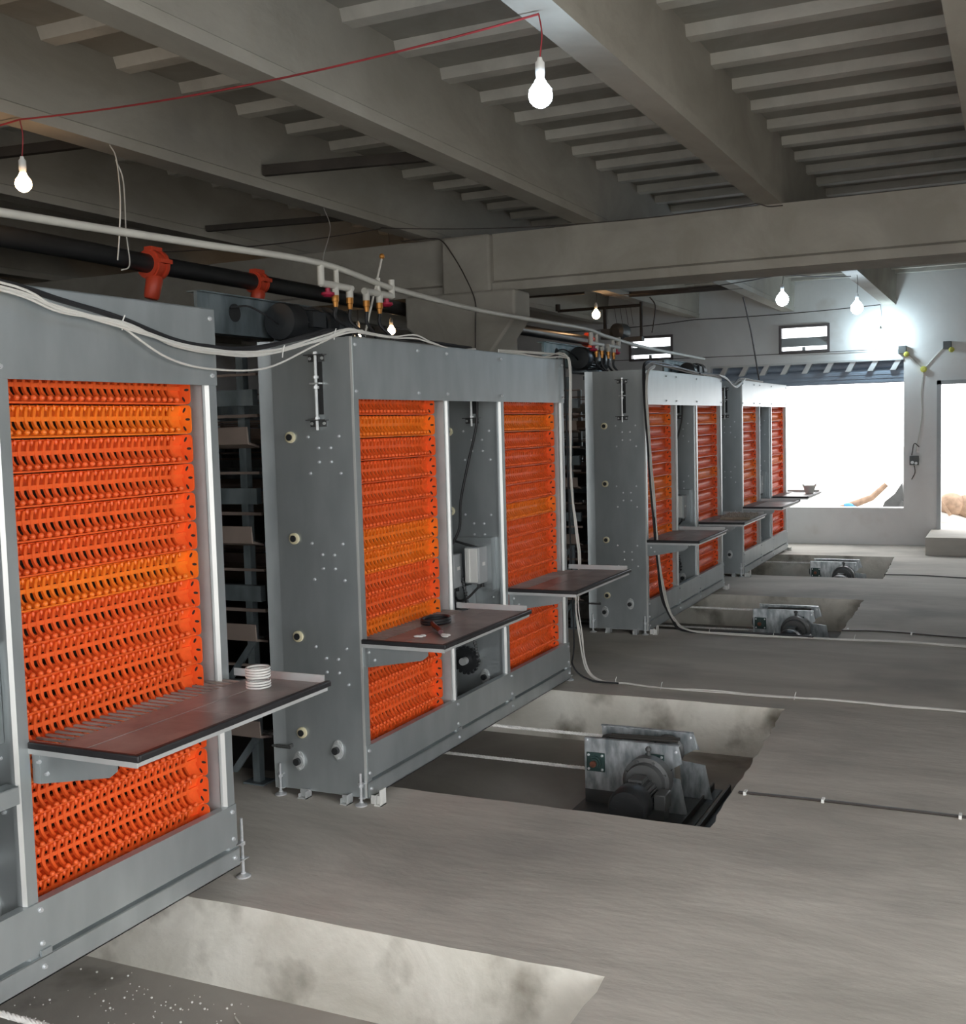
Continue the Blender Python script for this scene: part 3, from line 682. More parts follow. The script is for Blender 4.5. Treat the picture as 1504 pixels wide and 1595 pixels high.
# ropes
def rope(name_lab, x1, y, ztop, zlow, x0=-6.0, slope=0.0):
    o = MB()
    for z, yy in ((ztop, y+0.02), (zlow, y-0.02)):
        for ph in range(3):
            pts = []; n = int((x1-x0)/0.012); lo = 0
            for k in range(n+1):
                x = x0+(x1-x0)*k/n
                if x < -3.3 and k % 6: continue
                a = x*2*PI/0.055+ph*2*PI/3; pts.append((x, yy+0.0048*math.cos(a), z+0.0048*math.sin(a)+(slope if z == zlow else 0)*(x-x1)))
            o.tube(pts, 0.0055, 5)
    r_ = o.build('rope', M['rope'])
    tag(r_, name_lab, 'rope', 'white ropes running under the elevators to the pits')
rope('white twisted rope pair from under the second elevator to the nearest rope drive', -2.0, 5.62, 0.022, -0.152, slope=0.0)
rope('white twisted rope pair under the third elevator to the rope drive in the middle pit', -2.0, 9.87, 0.022, -0.152)
rope('white twisted rope pair under the farthest elevator to its rope drive', -2.06, 13.27, 0.022, -0.152)

rope('white twisted rope just entering at the lower left corner', -1.9, 2.10, 0.125, 0.04, x0=-2.62)
# ------------------------------------------------------------------ things on the tables
c0 = Vector((-2.435, 3.235, 0.791))
b = MB()
for k in range(7):
    z = 0.006+k*0.0095+(0.008 if k > 2 else 0)
    b.tube([(0.042*math.cos(a), 0.042*math.sin(a), z) for a in [2*PI*i/28 for i in range(28)]], 0.0034, 6, 0, closed=True)
o = b.build('hose_offcut', M['white'], loc=c0)
tag(o, 'short offcut of clear hose with white spiral rib standing on the nearest table', 'hose')
b = MB(); b.lathe((0, 0, 0.002), (0, 0, 1), [(0, 0.042), (0.075, 0.042), (0.075, 0.040), (0, 0.040)], 28); b.build('clear_wall', M['clear'], o)
tz = 0.756
b = MB()
b.tube([(-2.525+0.062*math.cos(a), 4.77+0.085*math.sin(a), tz+0.022) for a in [2*PI*i/28 for i in range(28)]], 0.009, 8, 0, closed=True)
b.tube([(-2.525+0.062*math.cos(a), 4.77+0.085*math.sin(a), tz+0.010) for a in [2*PI*i/28 for i in range(28)]], 0.009, 8, 0, closed=True)
b.tube(spline([(-2.505, 4.69, tz+0.016), (-2.455, 4.62, tz+0.016), (-2.385, 4.54, tz+0.015), (-2.355, 4.49, tz+0.015)]), 0.012, 8, 1)
o = b.build('strap_wrench', [M['rubber'], simple('dark_red_handle', (0.07, 0.015, 0.02), 0.4, var=0.2)])
tag(o, 'black looped strap wrench lying on the table of the second elevator', 'wrench')
for i, (x, y, a, lab) in enumerate(((-2.435, 4.43, 0.2, 'left one of two crumpled white scraps beside the strap wrench'), (-2.325, 4.47, -0.3, 'right one of two crumpled white scraps beside the strap wrench'))):
    b = MB(); r2 = random.Random(i)
    for k in range(4): b.ball((r2.uniform(-0.02, 0.02), r2.uniform(-0.03, 0.03), 0.006), 0.014, 7, 5, 0, (1.2, 0.8, 0.4))
    tag(b.build('paper_scrap', M['paper'], loc=(x, y, tz-0.001)), lab, 'scrap', 'white scraps on the table')
b = MB(); n, m_ = 5, 6; v = []; f = []
NX, NY = 21, 25
for j in range(NY):
    for i in range(NX):
        x = i/(NX-1)*0.28; y = j/(NY-1)*0.50
        v.append((x, y, 0.030+0.018*math.sin(i/(NX-1)*5*2*PI)*math.sin(j/(NY-1)*5*2*PI)))
N0 = len(v); v += [(a, b_, c-0.006) for a, b_, c in v]
for j in range(NY-1):
    for i in range(NX-1):
        a = j*NX+i; f.append((a, a+1, a+1+NX, a+NX)); f.append((N0+a, N0+a+NX, N0+a+1+NX, N0+a+1))
b.add(v, f, 0, True); b.box(0, 0.28, 0, 0.004, 0.004, 0.03); b.box(0.276, 0.28, 0, 0.50, 0.004, 0.03)
o = b.build('egg_tray', M['pulp'], loc=(XF+0.125, 10.55, 0.749)); tag(o, 'brown pulp egg tray on the far table of the third elevator', 'egg tray')
o.rotation_euler = (0, 0, 0.05)
o = MB(); o.lathe((0, 0, 0), (0, 0, 1), [(0, 0.045), (0.03, 0.06), (0.075, 0.072), (0.095, 0.085), (0.095, 0.080), (0.07, 0.066), (0.01, 0.04)], 20)
o.prism([(-0.085, 0.09), (-0.05, 0.09), (-0.082, 0.125)], 'y', -0.01, 0.01); o.prism([(0.085, 0.09), (0.05, 0.09), (0.082, 0.125)], 'y', -0.01, 0.01)
tag(o.build('bowl', M['white'], loc=(-2.33, 14.45, 0.7525)), 'pale plastic bowl with two lugs on the farthest table before the opening', 'bowl')

# ------------------------------------------------------------------ pipes above the elevators
XP_ = -3.2
pp = empty('water_pipe', (XP_, 5.2, 2.5))
wp = [(XP_, 0.5, 2.43), (XP_, 2.9, 2.485), (XP_, 3.9, 2.515), (XP_, 4.9, 2.545), (XP_, 5.6, 2.492), (XP_, 6.6, 2.46), (XP_, 7.5, 2.460), (XP_, 8.8, 2.47), (XP_, 9.3, 2.44), (XP_, 10.5, 2.40), (XP_, 12.7, 2.385)]
b = MB(); b.tube([Vector(p)-Vector((XP_, 5.2, 2.5)) for p in spline(wp, 6)], 0.0165, 10); b.build('pipe_run', M['pvc'], pp)
def manifold(yc, zc, par, s=1.0):
    b = MB(); f_ = lambda y, z: (0.0, y-5.2, z-2.5)
    for side, ya, yb in ((-1, yc-0.36, yc-0.07), (1, yc+0.06, yc+0.36)):
        e = ya if side < 0 else yb
        b.cyl(f_(e, zc+0.09), f_(e, zc-0.01), 0.019, 10); b.cyl(f_(ya, zc-0.0), f_(yb, zc-0.03*0), 0.019, 10)
        b.cyl(f_((ya+yb)/2, zc+0.085), f_((ya+yb)/2, zc), 0.014, 8)
        for k in range(2):
            y = (ya+0.13+0.14*k) if side < 0 else (ya+0.02+0.14*k)
            b.cyl(f_(y, zc), f_(y, zc-0.05), 0.020, 10)
    b.build('manifold', M['pvc'], par)
    for side in (-1, 1):
        for k in range(2):
            y = (yc-0.36+0.13+0.14*k) if side < 0 else (yc+0.08+0.14*k)
            c = MB(); c.lathe(f_(y, zc-0.05), (0, 0, -1), [(0, 0.019), (0.03, 0.019), (0.032, 0.015), (0.06, 0.012)], 8); c.build('brass_union', M['brass'], par)
            h = MB(); zz = zc-0.11
            bend = 0.10 if (side < 0 and k == 0) else (0.03 if k else 0.0)
            h.tube(spline([f_(y, zz), (0.0, y-5.2, zz-2.5-0.06), (0.05, y-5.2+bend, zz-2.5-0.13), (0.08, y-5.2+bend*1.5, 2.092-2.5)]), 0.0095, 8); h.build('hose', M['rubber'], par)
        y = yc-0.30 if side < 0 else yc+0.30
        c = MB(); c.lathe((0.0, y-5.2, zc-2.5-0.02), (0, 0, -1), [(0, 0.014), (0.02, 0.014), (0.022, 0.034), (0.034, 0.036), (0.045, 0.02)], 12); c.build('valve_handle', M['maroon'], par)
manifold(5.27, 2.445, pp); manifold(9.30, 2.36, pp)
tag(pp, 'long white water pipe slung above the elevators, with valve manifolds and short black hoses', 'pipe')
b = MB(); b.cyl((-3.2, 5.27, 2.10), (-3.2, 5.53, 2.64), 0.006, 8, 0); b.ball((-3.2, 5.535, 2.655), 0.016, 8, 6, 1)
tag(b.build('marker_stick', [M['pvc'], M['brass']]), 'thin stick with orange knob leaning on the pipe over the second elevator', 'stick')
XD = -4.3
bpz = [(XD, 0.6, 2.64), (XD, 4.0, 2.645), (XD, 5.0, 2.632), (XD, 6.0, 2.63), (XD, 9.0, 2.61), (XD, 12.1, 2.61)]
bk = empty('drain_pipe', (XD, 5.0, 2.632))
b = MB(); b.tube([Vector(p)-Vector((XD, 5.0, 2.632)) for p in spline(bpz, 6)], 0.052, 16); b.build('pipe_run', M['hdpe'], bk)
for y, z, r, drop in ((4.93, 2.632, 0.082, 0.15), (5.87, 2.63, 0.068, 0.10), (11.9, 2.61, 0.07, 0.13)):
    b = MB(); c = Vector((0, y-5.0, z-2.632))
    for dy in (-0.04, 0.022): b.lathe(c+Vector((0, dy, 0)), (0, 1, 0), [(0, r), (0.024, r)], 20)
    b.lathe(c+Vector((0, -0.05, 0)), (0, 1, 0), [(0, r-0.009), (0.10, r-0.009)], 20)
    b.box(-0.02, 0.03, y-5.0-0.045, y-5.0+0.045, z-2.632+r-0.01, z-2.632+r+0.012); b.box(r-0.02, r+0.018, y-5.0-0.045, y-5.0+0.045, z-2.632+0.0, z-2.632+0.022)
    b.lathe(c+Vector((0.02, -0.01, -r+0.02)), (-0.15, -0.15, -1), [(0, 0.035), (0.02, 0.046), (drop-0.03, 0.042), (drop-0.02, 0.034)], 14)
    b.build('saddle_clamp', M['redcl'], bk)
tag(bk, 'thick black pipe with red saddle clamps running high above the cage rows', 'pipe')
# hanging strings
def string(name, pts, r, mat, lab, cat):
    b = MB(); b.tube(pts, r, 6); return tag(b.build(name, mat), lab, cat)
b = MB(); b.tube(spline([(-4.0, 4.32, 3.11), (-3.9, 4.25, 3.02), (-3.75, 4.10, 2.80), (-3.72, 4.05, 2.62), (-3.72, 4.03, 2.50)]), 0.0035, 6)
b.tube(spline([(-3.95, 4.30, 3.03), (-4.0, 4.40, 2.95), (-4.18, 4.60, 2.75), (-4.24, 4.68, 2.60), (-4.28, 4.66, 2.57)]), 0.0035, 6)
tag(b.build('hanging_string', M['cablew']), 'knotted pale string tied from the ceiling joist around the black and white pipes', 'string')
b = MB(); b.tube(spline([(-4.0, 6.2, 3.11), (-3.7, 5.8, 2.9), (-3.3, 5.1, 2.62), (-3.24, 5.0, 2.54)]), 0.0025, 5); tag(b.build('hanging_string', M['cablew']), 'thin pale string holding the white pipe over the second elevator', 'string')

# ------------------------------------------------------------------ ceiling wires and lamps
def lamp(x, y, ztop, zb, mat, lab, r=0.034, wm='wire', droop=0.0):
    o = empty('hanging_lamp', (x, y, zb)); tag(o, lab, 'lamp', 'bare bulbs hanging from the joists')
    b = MB(); b.tube(spline([(0, 0, ztop-zb), (0.008, 0.004, (ztop-zb)*0.6+0.04), (0, 0, 0.115)]), 0.0028, 6); b.build('flex', M[wm], o)
    b = MB(); b.lathe((0, 0, 0.048), (0, 0, 1), [(0, 0.014), (0.02, 0.0165), (0.055, 0.0165), (0.062, 0.010), (0.072, 0.008)], 14); b.build('socket', M['white'], o)
    b = MB(); b.lathe((0, 0, 0.05), (0, 0, -1), [(0, 0.014), (r*0.4, r*0.55), (r*0.9, r*0.92), (r*1.4, r), (r*1.8, r*0.9), (r*2.15, r*0.6), (r*2.35, r*0.2)], 18); b.build('bulb', M[mat], o)
    return o
lamp(-1.49, 3.70, 3.10, 2.835, 'led', 'large bright cool-white bulb hanging nearest at the top centre', 0.042, 'redwire')
lamp(-3.98, 3.75, 3.10, 2.82, 'warm', 'warm bulb on a red flex at the upper left edge', 0.036, 'redwire')
lamp(-2.06, 11.25, 3.11, 2.87, 'led', 'left one of the two cool bulbs above the large wall opening, over the small window', 0.06)
lamp(-1.46, 12.0, 3.11, 2.81, 'led', 'right one of the two cool bulbs between the cross beam and the far wall', 0.06)
lamp(-1.58, 15.36, 3.11, 2.72, 'flood', 'dazzling bulb close against the far wall above the opening', 0.055)
lamp(-4.14, 11.75, 3.11, 2.88, 'warm', 'warm bulb right of the column, above the third elevator', 0.045)
lamp(-5.13, 9.0, 3.5, 2.58, 'warm', 'right one of two small warm bulbs left of the column corbel', 0.036)
lamp(-5.42, 8.9, 3.5, 2.56, 'warm', 'left one of two small warm bulbs seen through the manifold hoses', 0.036)
string('lamp_cable', [*sag((-3.98, 3.75, 3.10), (-1.49, 3.70, 3.10), 0.045)], 0.004, M['redwire'], 'sagging red cable strung between the two nearest bulbs', 'cable')
string('lamp_cable', [*sag((-5.4, 3.78, 3.12), (-3.98, 3.75, 3.10), 0.03)], 0.004, M['redwire'], 'red cable leaving the upper left bulb towards the left edge', 'cable')
string('lamp_cable', [*sag((-4.05, 7.0, 3.105), (-1.56, 7.6, 3.105), 0.06), *spline([(-1.53, 7.62, 3.10), (-1.48, 7.64, 3.085), (-1.40, 7.68, 3.09)])], 0.004, M['wire'], 'dark cable stapled to the joists just before the cross beam', 'cable')
string('lamp_cable', [*sag((-6.6, 6.4, 3.1), (-4.05, 7.0, 3.1), 0.07)], 0.004, M['wire'], 'dark cable in the shadow between the left joists', 'cable')
string('lamp_cable', spline([(-4.2, 7.55, 3.10), (-4.0, 7.6, 3.105), (-3.9, 7.63, 3.09), (-3.80, 7.62, 2.97), (-3.68, 7.57, 2.80), (-3.60, 7.56, 2.62), (-3.60, 7.56, 2.45), (-3.62, 7.57, 2.05)]), 0.005, M['wire'], 'dark cable running down over the column head', 'cable')
string('lamp_cable', [*sag((-4.14, 12.0, 3.1), (-2.06, 11.25, 3.08), 0.04), *sag((-2.06, 11.25, 3.08), (-1.52, 12.0, 3.1), 0.01)], 0.005, M['wire'], 'dark cable linking the bulbs behind the cross beam', 'cable')
string('lamp_cable', [*sag((-6.5, 15.0, 3.02), (-4.0, 15.35, 3.07), 0.05), *sag((-4.0, 15.35, 3.07), (-1.58, 15.30, 3.10), 0.02)], 0.006, M['wire'], 'dark cable along the far wall to the dazzling bulb', 'cable')
string('wall_cable', [*sag((-7, 15.55, 2.62), (-1.4, 15.55, 2.55), 0.02)], 0.005, M['wire'], 'thin cable along the far wall above the large opening', 'cable')
string('hanging_rod', [(-2.60, 12.0, 2.97), (-2.52, 12.0, 2.6), (-2.44, 12.0, 2.10)], 0.008, M['wire'], 'thin slanting rod hanging down to the farthest elevator', 'rod')
string('hanging_flex', spline([(-3.76, 12.5, 3.1), (-3.70, 12.5, 3.0), (-3.72, 12.5, 2.8), (-3.74, 12.5, 2.70)]), 0.008, M['wire'], 'loose dark flex dangling left of the small window', 'cable')
# dark steel bars under the joists
def bar(p, q, h, lab):
    p = Vector(p); q = Vector(q); b = MB(); d = (q-p).normalized(); n = Vector((-d.y, d.x, 0))*0.02
    v = []
    for a in (p, q):
        for sx in (-1, 1):
            for sz in (0, 1): v.append(a+n*sx+Vector((0, 0, h*sz)))
    b.add(v, [(0, 1, 3, 2), (4, 6, 7, 5), (0, 4, 5, 1), (2, 3, 7, 6), (1, 5, 7, 3), (0, 2, 6, 4)])
    tag(b.build('steel_bar', M['darkbar']), lab, 'bar', 'dark steel bars between the joists')
bar((-3.975, 5.54, 3.185), (-2.85, 5.75, 3.185), 0.06, 'dark flat steel bar spanning two joists left of the nearest bulb')
bar((-5.29, 6.65, 3.15), (-4.14, 6.95, 3.17), 0.04, 'dark steel bar in the shadow above the white pipe')
bar((-5.29, 4.35, 3.17), (-4.14, 4.5, 3.17), 0.05, 'dark steel bar behind the upper left warm bulb')
bar((-3.98, 12.45, 3.11), (-2.70, 12.45, 3.11), 0.06, 'dark steel bar under the joists behind the cross beam')
bar((-5.6, 11.2, 3.05), (-4.14, 11.4, 3.06), 0.04, 'dark steel bar beside the warm bulb right of the column')
# hanging dark frame with a fan
o = empty('hanging_fan', (-4.45, 13.0, 2.75)); tag(o, 'dark hanging pipe frame with a fan motor before the left small window', 'fan')
b = MB(); b.cyl((-0.62, 0, 0.32), (0.43, 0, 0.32), 0.018); b.cyl((0.43, 0, 0.36), (0.43, 0, -0.05), 0.018); b.cyl((-0.02, 0, 0.32), (-0.02, 0, -0.05), 0.022); b.cyl((-0.62, 0, 0.32), (-0.62, 0, 0.40), 0.03)
b.build('pipe_frame', M['darkbar'], o)
b = MB(); b.lathe((0.15, -0.12, 0.02), (0.25, 1, 0), [(0, 0.05), (0.02, 0.10), (0.18, 0.10), (0.2, 0.06)], 18); b.box(-0.05, 0.1, -0.08, 0.08, -0.06, 0.06); b.box(0.1, 0.45, -0.05, 0.05, -0.10, -0.05); b.build('fan_motor', M['motor'], o)
b = MB()
for x in (0.1, 0.17, 0.24, 0.3): b.tube([(x, 0, 0.32), (x+0.03, 0, 0.10)], 0.003, 5)
b.build('suspension_wire', M['wire'], o)

# ------------------------------------------------------------------ cable bundles
def bundle(name, paths, lab, ties=(), cat='cables', seed=0, amp=0.012):
    o = empty(name, tuple(paths[0][1][0])); tag(o, lab, cat); o0 = Vector(paths[0][1][0])
    r2 = random.Random(seed)
    for mat, pts, n, r in paths:
        for k in range(n):
            q = []
            for i, p in enumerate(pts):
                a = amp if 0 < i < len(pts)-1 else amp*0.6
                q.append(Vector(p)+Vector((r2.uniform(-a, a)*0.5, r2.uniform(-a, a), abs(r2.uniform(-a, a))*0.6 if p[2] < 0.05 else r2.uniform(-a, a)))-o0)
            b = MB(); b.tube(spline(q, 7), r, 6); b.build('cable', M[mat], o)
    for t in ties:
        b = MB(); t = Vector(t)-o0; b.tube([t+Vector((0, 0.0, -0.02)), t+Vector((0.006, 0.0, 0.012)), t+Vector((0.01, 0.005, 0.028))], 0.0022, 5); b.build('cable_tie', M['white'], o)
    return o
X2 = XF+0.03
bundle('cable_bundle', [
    ('cablew', [(X2, 1.6, 2.16), (X2, 2.34, 2.135), (X2+0.01, 2.578, 2.083), (X2+0.01, 2.836, 2.055), (X2, 3.095, 2.012), (X2, 3.302, 1.990), (X2-0.01, 3.613, 2.002), (X2, 4.024, 2.080), (X2, 4.20, 2.125), (X2, 4.33, 2.128)], 5, 0.0042),
    ('cablek', [(X2-0.02, 1.6, 2.20), (X2-0.02, 2.34, 2.155), (X2-0.02, 2.60, 2.12), (X2-0.02, 2.836, 2.085), (X2-0.02, 3.095, 2.03), (X2-0.03, 3.302, 2.015), (X2-0.04, 3.613, 2.02), (X2-0.04, 4.024, 2.10), (X2-0.06, 4.25, 2.135), (X2-0.08, 5.0, 2.125), (X2-0.08, 5.6, 2.118)], 2, 0.0085),
    ('cablew', [(X2, 2.84, 2.05), (X2, 3.05, 1.955), (X2, 3.30, 1.925), (X2, 3.613, 1.945), (X2, 3.95, 2.04), (X2, 4.20, 2.12)], 1, 0.004),
    ('cablew', [(X2, 4.30, 2.125), (X2, 4.6, 2.12), (X2, 4.81, 2.135), (X2-0.01, 5.0, 2.12), (X2-0.04, 5.3, 2.113), (X2-0.05, 5.6, 2.116)], 2, 0.004),
], 'white and black cables swagged from the nearest elevator over to the second', ties=[(X2, 2.84, 2.06), (X2, 3.72, 2.01), (X2, 4.1, 2.10)], amp=0.011)
YE = 4.285+W
bundle('cable_bundle', [
    ('cablew', [(X2-0.05, 5.9, 2.12), (X2-0.02, 6.5, 2.125), (X2-0.01, YE-0.06, 2.135), (X2, YE+0.03, 2.08), (X2, YE+0.03, 1.7), (X2, YE+0.035, 1.3), (X2+0.02, YE+0.06, 1.0), (X2+0.03, YE+0.07, 0.76), (X2+0.01, YE+0.06, 0.5), (X2+0.02, YE+0.10, 0.27), (X2+0.05, YE+0.10, 0.09), (X2+0.16, YE+0.05, 0.012), (X2+0.35, 6.90, 0.008), (-2.03, 6.845, 0.008), (-1.70, 6.865, 0.008), (-1.34, 6.85, 0.008), (-0.96, 6.86, 0.008), (-0.6, 6.83, 0.008), (-0.245, 6.825, 0.008), (0.6, 6.80, 0.008)], 5, 0.0042),
    ('cablek', [(X2-0.06, 6.1, 2.12), (X2-0.03, 6.6, 2.13), (X2-0.02, YE-0.04, 2.14), (X2-0.02, YE+0.03, 2.05), (X2-0.02, YE+0.03, 1.3), (X2-0.02, YE+0.04, 0.3), (X2-0.02, YE+0.04, 0.10), (X2+0.1, YE+0.02, 0.012), (X2+0.3, 6.86, 0.01)], 1, 0.006),
], 'bundle of white cables hanging down the far end of the second elevator onto the floor', ties=[(-2.35, 6.9, 0.02), (-2.03, 6.85, 0.02), (-1.2, 6.85, 0.02)], seed=3, amp=0.016)
Y3 = 8.62
bundle('cable_bundle', [
    ('cablek', [(X2-0.03, 10.4, 2.12), (X2-0.02, 9.6, 2.135), (X2-0.02, Y3+0.5, 2.16), (X2-0.02, Y3+0.05, 2.17), (X2-0.02, Y3-0.05, 2.05), (X2, Y3-0.04, 1.6), (X2+0.01, Y3+0.02, 1.1), (X2+0.03, Y3+0.05, 0.70), (X2+0.05, Y3+0.15, 0.3), (X2+0.10, Y3+0.22, 0.10), (X2+0.2, Y3+0.15, 0.015), (-2.1, 8.79, 0.01), (-1.7, 8.83, 0.01), (-1.4, 8.80, 0.01)], 3, 0.0085),
    ('cablew', [(X2-0.02, Y3+0.25, 2.14), (X2, Y3-0.02, 2.05), (X2+0.01, Y3-0.03, 1.6), (X2+0.02, Y3+0.02, 1.1), (X2+0.04, Y3+0.05, 0.70), (X2+0.06, Y3+0.15, 0.3), (X2+0.13, Y3+0.20, 0.09), (X2+0.28, Y3+0.16, 0.012), (-1.94, 8.76, 0.008), (-1.32, 8.79, 0.008), (-0.78, 8.83, 0.008), (-0.32, 8.80, 0.008), (0.6, 8.78, 0.008)], 5, 0.005),
], 'bundle of black and white cables hanging over the third elevator onto the floor', ties=[(-2.2, 8.78, 0.02), (-1.7, 8.80, 0.02), (-1.1, 8.82, 0.02)], seed=5, amp=0.018)
bundle('cable_bundle', [('cablek', [(X2-0.02, 10.3, 2.13), (X2-0.03, 11.0, 2.125), (X2-0.02, 11.25, 2.12), (X2-0.03, 11.7, 2.06), (X2-0.03, 12.1, 2.12), (X2-0.03, 13.2, 2.12)], 3, 0.008), ('cablew', [(X2, 11.0, 2.13), (X2, 11.3, 2.10), (X2, 11.7, 2.03), (X2, 12.15, 2.12)], 2, 0.006)],
       'cables looped between the tops of the third and farthest elevators', seed=8)
# cables let into the floor with white clips
for pts, clips, lab in (([(-1.13, 5.02, 0.006), (-0.76, 5.035, 0.006), (-0.5, 5.03, 0.007), (-0.2, 5.03, 0.006), (1.0, 5.0, 0.006)], ((-1.10, 5.025), (-0.76, 5.04), (-0.20, 5.035)), 'dark cable clipped along the floor right of the nearest rope drive'),
                        ([(-1.24, 9.2, 0.006), (-0.9, 9.25, 0.006), (-0.3, 9.15, 0.006), (1.0, 9.1, 0.006)], ((-1.2, 9.25), (-0.72, 9.2)), 'dark cable clipped along the floor right of the middle pit'),
                        ([(-1.26, 12.6, 0.006), (-0.9, 12.62, 0.006), (-0.3, 12.5, 0.006), (1.0, 12.4, 0.006)], (), 'dark cable on the floor right of the farthest pit')):
    o = empty('floor_cable', pts[0]); tag(o, lab, 'cable')
    for k in range(2):
        b = MB(); b.tube([Vector(p)-Vector(pts[0])+Vector((0, k*0.012, 0)) for p in spline(pts)], 0.0045, 6); b.build('cable', M['wire'] if k == 0 else M['motor'], o)
    for x, y in clips:
        b = MB(); b.box(x-pts[0][0]-0.006, x-pts[0][0]+0.006, y-pts[0][1]-0.02, y-pts[0][1]+0.02, -0.006, 0.010); b.build('clip', M['white'], o)
string('wire_offcut', spline([(-2.40, 2.98, -0.294), (-2.33, 2.93, -0.294), (-2.27, 2.86, -0.294), (-2.24, 2.78, -0.294)]), 0.003, M['pvc'], 'short wire offcut on the floor of the nearest pit', 'wire')
# crumbs of plaster in the nearest pit
b = MB(); r2 = random.Random(11)
for k in range(170):
    x = r2.gauss(-2.75, 0.28); y = r2.uniform(2.45, 3.10); s_ = r2.choice([0.002, 0.003, 0.003, 0.005])
    b.ball((x, y, ZP+s_*0.5), s_, 5, 4, 0, (1, 1, 0.7))
tag(b.build('plaster_crumbs', M['paper']), 'white plaster crumbs scattered on the floor of the nearest pit', 'crumbs', None, 'stuff')

# ------------------------------------------------------------------ fittings on the far wall
for x, z, lab in ((-1.335, 2.53, 'square dark lamp holder with yellow cover left of the pier, above the opening corner'), (-0.80, 2.56, 'square dark lamp holder with yellow cover above the doorway')):
    o = empty('wall_lamp_box', (x, YW, z)); tag(o, lab, 'wall fitting', 'wall fittings on the pier')
    b = MB(); b.box(-0.05, 0.05, -0.06, 0, -0.05, 0.05); b.build('housing', M['motor'], o, bevel=0.006)
    b = MB(); b.lathe((0.05, -0.05, -0.06), (0.3, -1, 0), [(0, 0.035), (0.03, 0.03), (0.035, 0.01)], 12); b.build('cover', M['yellow'], o)
o = empty('junction_box', (-1.08, YW-0.002, 2.27)); tag(o, 'small round yellow junction box on the pier between opening and doorway', 'junction box')
b = MB(); b.lathe((0, 0, 0), (0, -1, 0), [(0, 0.04), (0.03, 0.04), (0.035, 0.02)], 14); b.build('box_body', M['yellow'], o)
b = MB()
for p in ((-0.22, 0.24), (0.24, 0.27)): b.tube([(0, -0.006, 0), (p[0], -0.006, p[1])], 0.006, 6)
b.tube(spline([(0, -0.006, 0), (-0.03, -0.006, -0.3), (-0.02, -0.006, -0.6), (-0.09, -0.006, -1.05)]), 0.005, 6); b.build('conduit', M['pvc'], o)
o = empty('switch_box', (-1.19, YW, 1.10)); tag(o, 'grey switch socket box with loose wires on the pier', 'switch')
b = MB(); b.box(-0.055, 0.055, -0.05, 0, -0.055, 0.065); b.build('box_body', M['motor'], o, bevel=0.005)
b = MB(); b.cyl((-0.02, -0.05, -0.02), (-0.02, -0.07, -0.02), 0.02, 10); b.cyl((0.025, -0.05, -0.03), (0.025, -0.07, -0.03), 0.018, 10); b.build('socket_face', M['alu'], o)
b = MB(); b.tube(spline([(0, -0.03, -0.06), (0.01, -0.03, -0.15), (-0.03, -0.03, -0.24)]), 0.006, 6); b.tube(spline([(-0.03, -0.02, 0.07), (0.0, -0.03, 0.22), (0.06, -0.03, 0.18)]), 0.006, 6); b.build('loose_wire', M['wire'], o)
# rubble outside
def pile(name, mats, fn, lab, cat, loc):
    b = MB(); fn(b); return tag(b.build(name, mats, loc=loc), lab, cat)
GZ = 0.10
pile('tree_log', [M['wood']], lambda b: (b.tube([(-0.30, 0, 0.06), (0.05, 0.0, 0.20), (0.26, 0, 0.40)], 0.06, 10, rf=lambda t: 1-0.35*t),), 'slanting cut log in the rubble outside the large opening', 'log', (-2.02, 17.9, GZ+0.16))
pile('stone_block', [M['motor']], lambda b: (b.prism([(-0.20, 0), (0.06, 0), (0.16, 0.16), (0.12, 0.46), (0.02, 0.30), (-0.12, 0.18)], 'y', -0.12, 0.10), b.prism([(0.02, 0), (0.26, 0), (0.27, 0.12), (0.12, 0.20)], 'y', -0.2, -0.10), b.prism([(0.10, 0.1), (0.24, 0.1), (0.25, 0.42), (0.17, 0.44)], 'y', 0.12, 0.16)), 'dark pointed block right of the log outside the opening', 'block', (-1.66, 18.0, GZ+0.12))
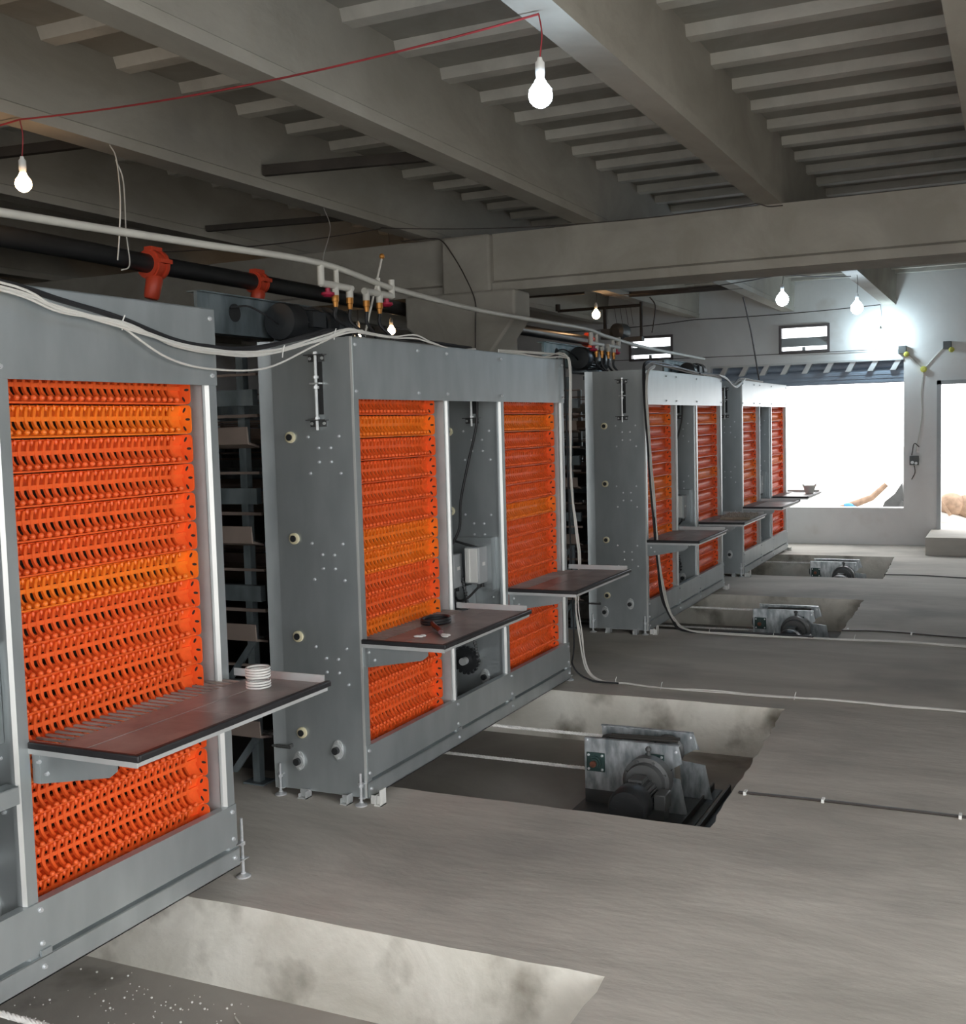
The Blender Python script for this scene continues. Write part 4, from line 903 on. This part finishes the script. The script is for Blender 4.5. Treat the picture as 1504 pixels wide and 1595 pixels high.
pile('plastic_bag', [M['bluebag']], lambda b: (b.ball((0, 0, 0.05), 0.09, 10, 8, 0, (1, 0.7, 0.6)), b.ball((0.07, 0, 0.03), 0.06, 8, 6, 0, (1, 0.8, 0.6))), 'blue plastic bag lying by the log outside the opening', 'bag', (-2.30, 17.8, GZ+0.18))
pile('soil_heap', [M['ground']], lambda b: b.ball((0, 0, 0), 1.0, 24, 12, 0, (1.3, 0.45, 0.22)), 'low pale heap of ground under the rubble outside the opening', 'heap', (-1.9, 18.0, GZ))
pile('broken_plank', [M['wood']], lambda b: (b.box(-0.34, 0.0, -0.04, 0.04, 0, 0.03), b.tube([(-0.1, 0, 0.03), (0.0, 0, 0.06)], 0.03, 6)), 'thin broken plank at the left of the rubble outside', 'plank', (-2.35, 17.75, GZ+0.18))
pile('rubble_sack', [M['wood']], lambda b: (b.ball((0, 0, 0.15), 0.20, 14, 10, 0, (1.0, 0.8, 0.9)), b.ball((0.2, 0.05, 0.12), 0.20, 12, 8, 0, (0.8, 0.8, 0.9)), b.prism([(-0.2, 0.28), (-0.17, 0.30), (0.02, 0.02), (-0.02, 0.0)], 'y', -0.25, -0.22)), 'brown sack outside the doorway at the right edge', 'sack', (-0.86, 18.0, GZ+0.10))
pile('plastic_bag', [M['bluebag']], lambda b: (b.ball((0, 0, 0.08), 0.10, 10, 8, 0, (0.6, 0.7, 1.0)),), 'blue plastic bag outside the doorway, left of the brown sack', 'bag', (-1.12, 17.9, GZ+0.12))

# ------------------------------------------------------------------ light
w = bpy.data.worlds.new('daylight'); S.world = w; w.use_nodes = True
bg = w.node_tree.nodes['Background']; bg.inputs['Color'].default_value = (0.98, 0.99, 1.0, 1); bg.inputs['Strength'].default_value = 7.0
vs = S.view_settings; S.display_settings.display_device = 'sRGB'
vs.view_transform = 'Standard'; vs.look = 'None'; vs.gamma = 1.0; vs.use_curve_mapping = False; vs.exposure = -0.5
S.cycles.use_denoising = True
S.cycles.max_bounces = 8; S.cycles.diffuse_bounces = 5; S.cycles.sample_clamp_indirect = 8.0
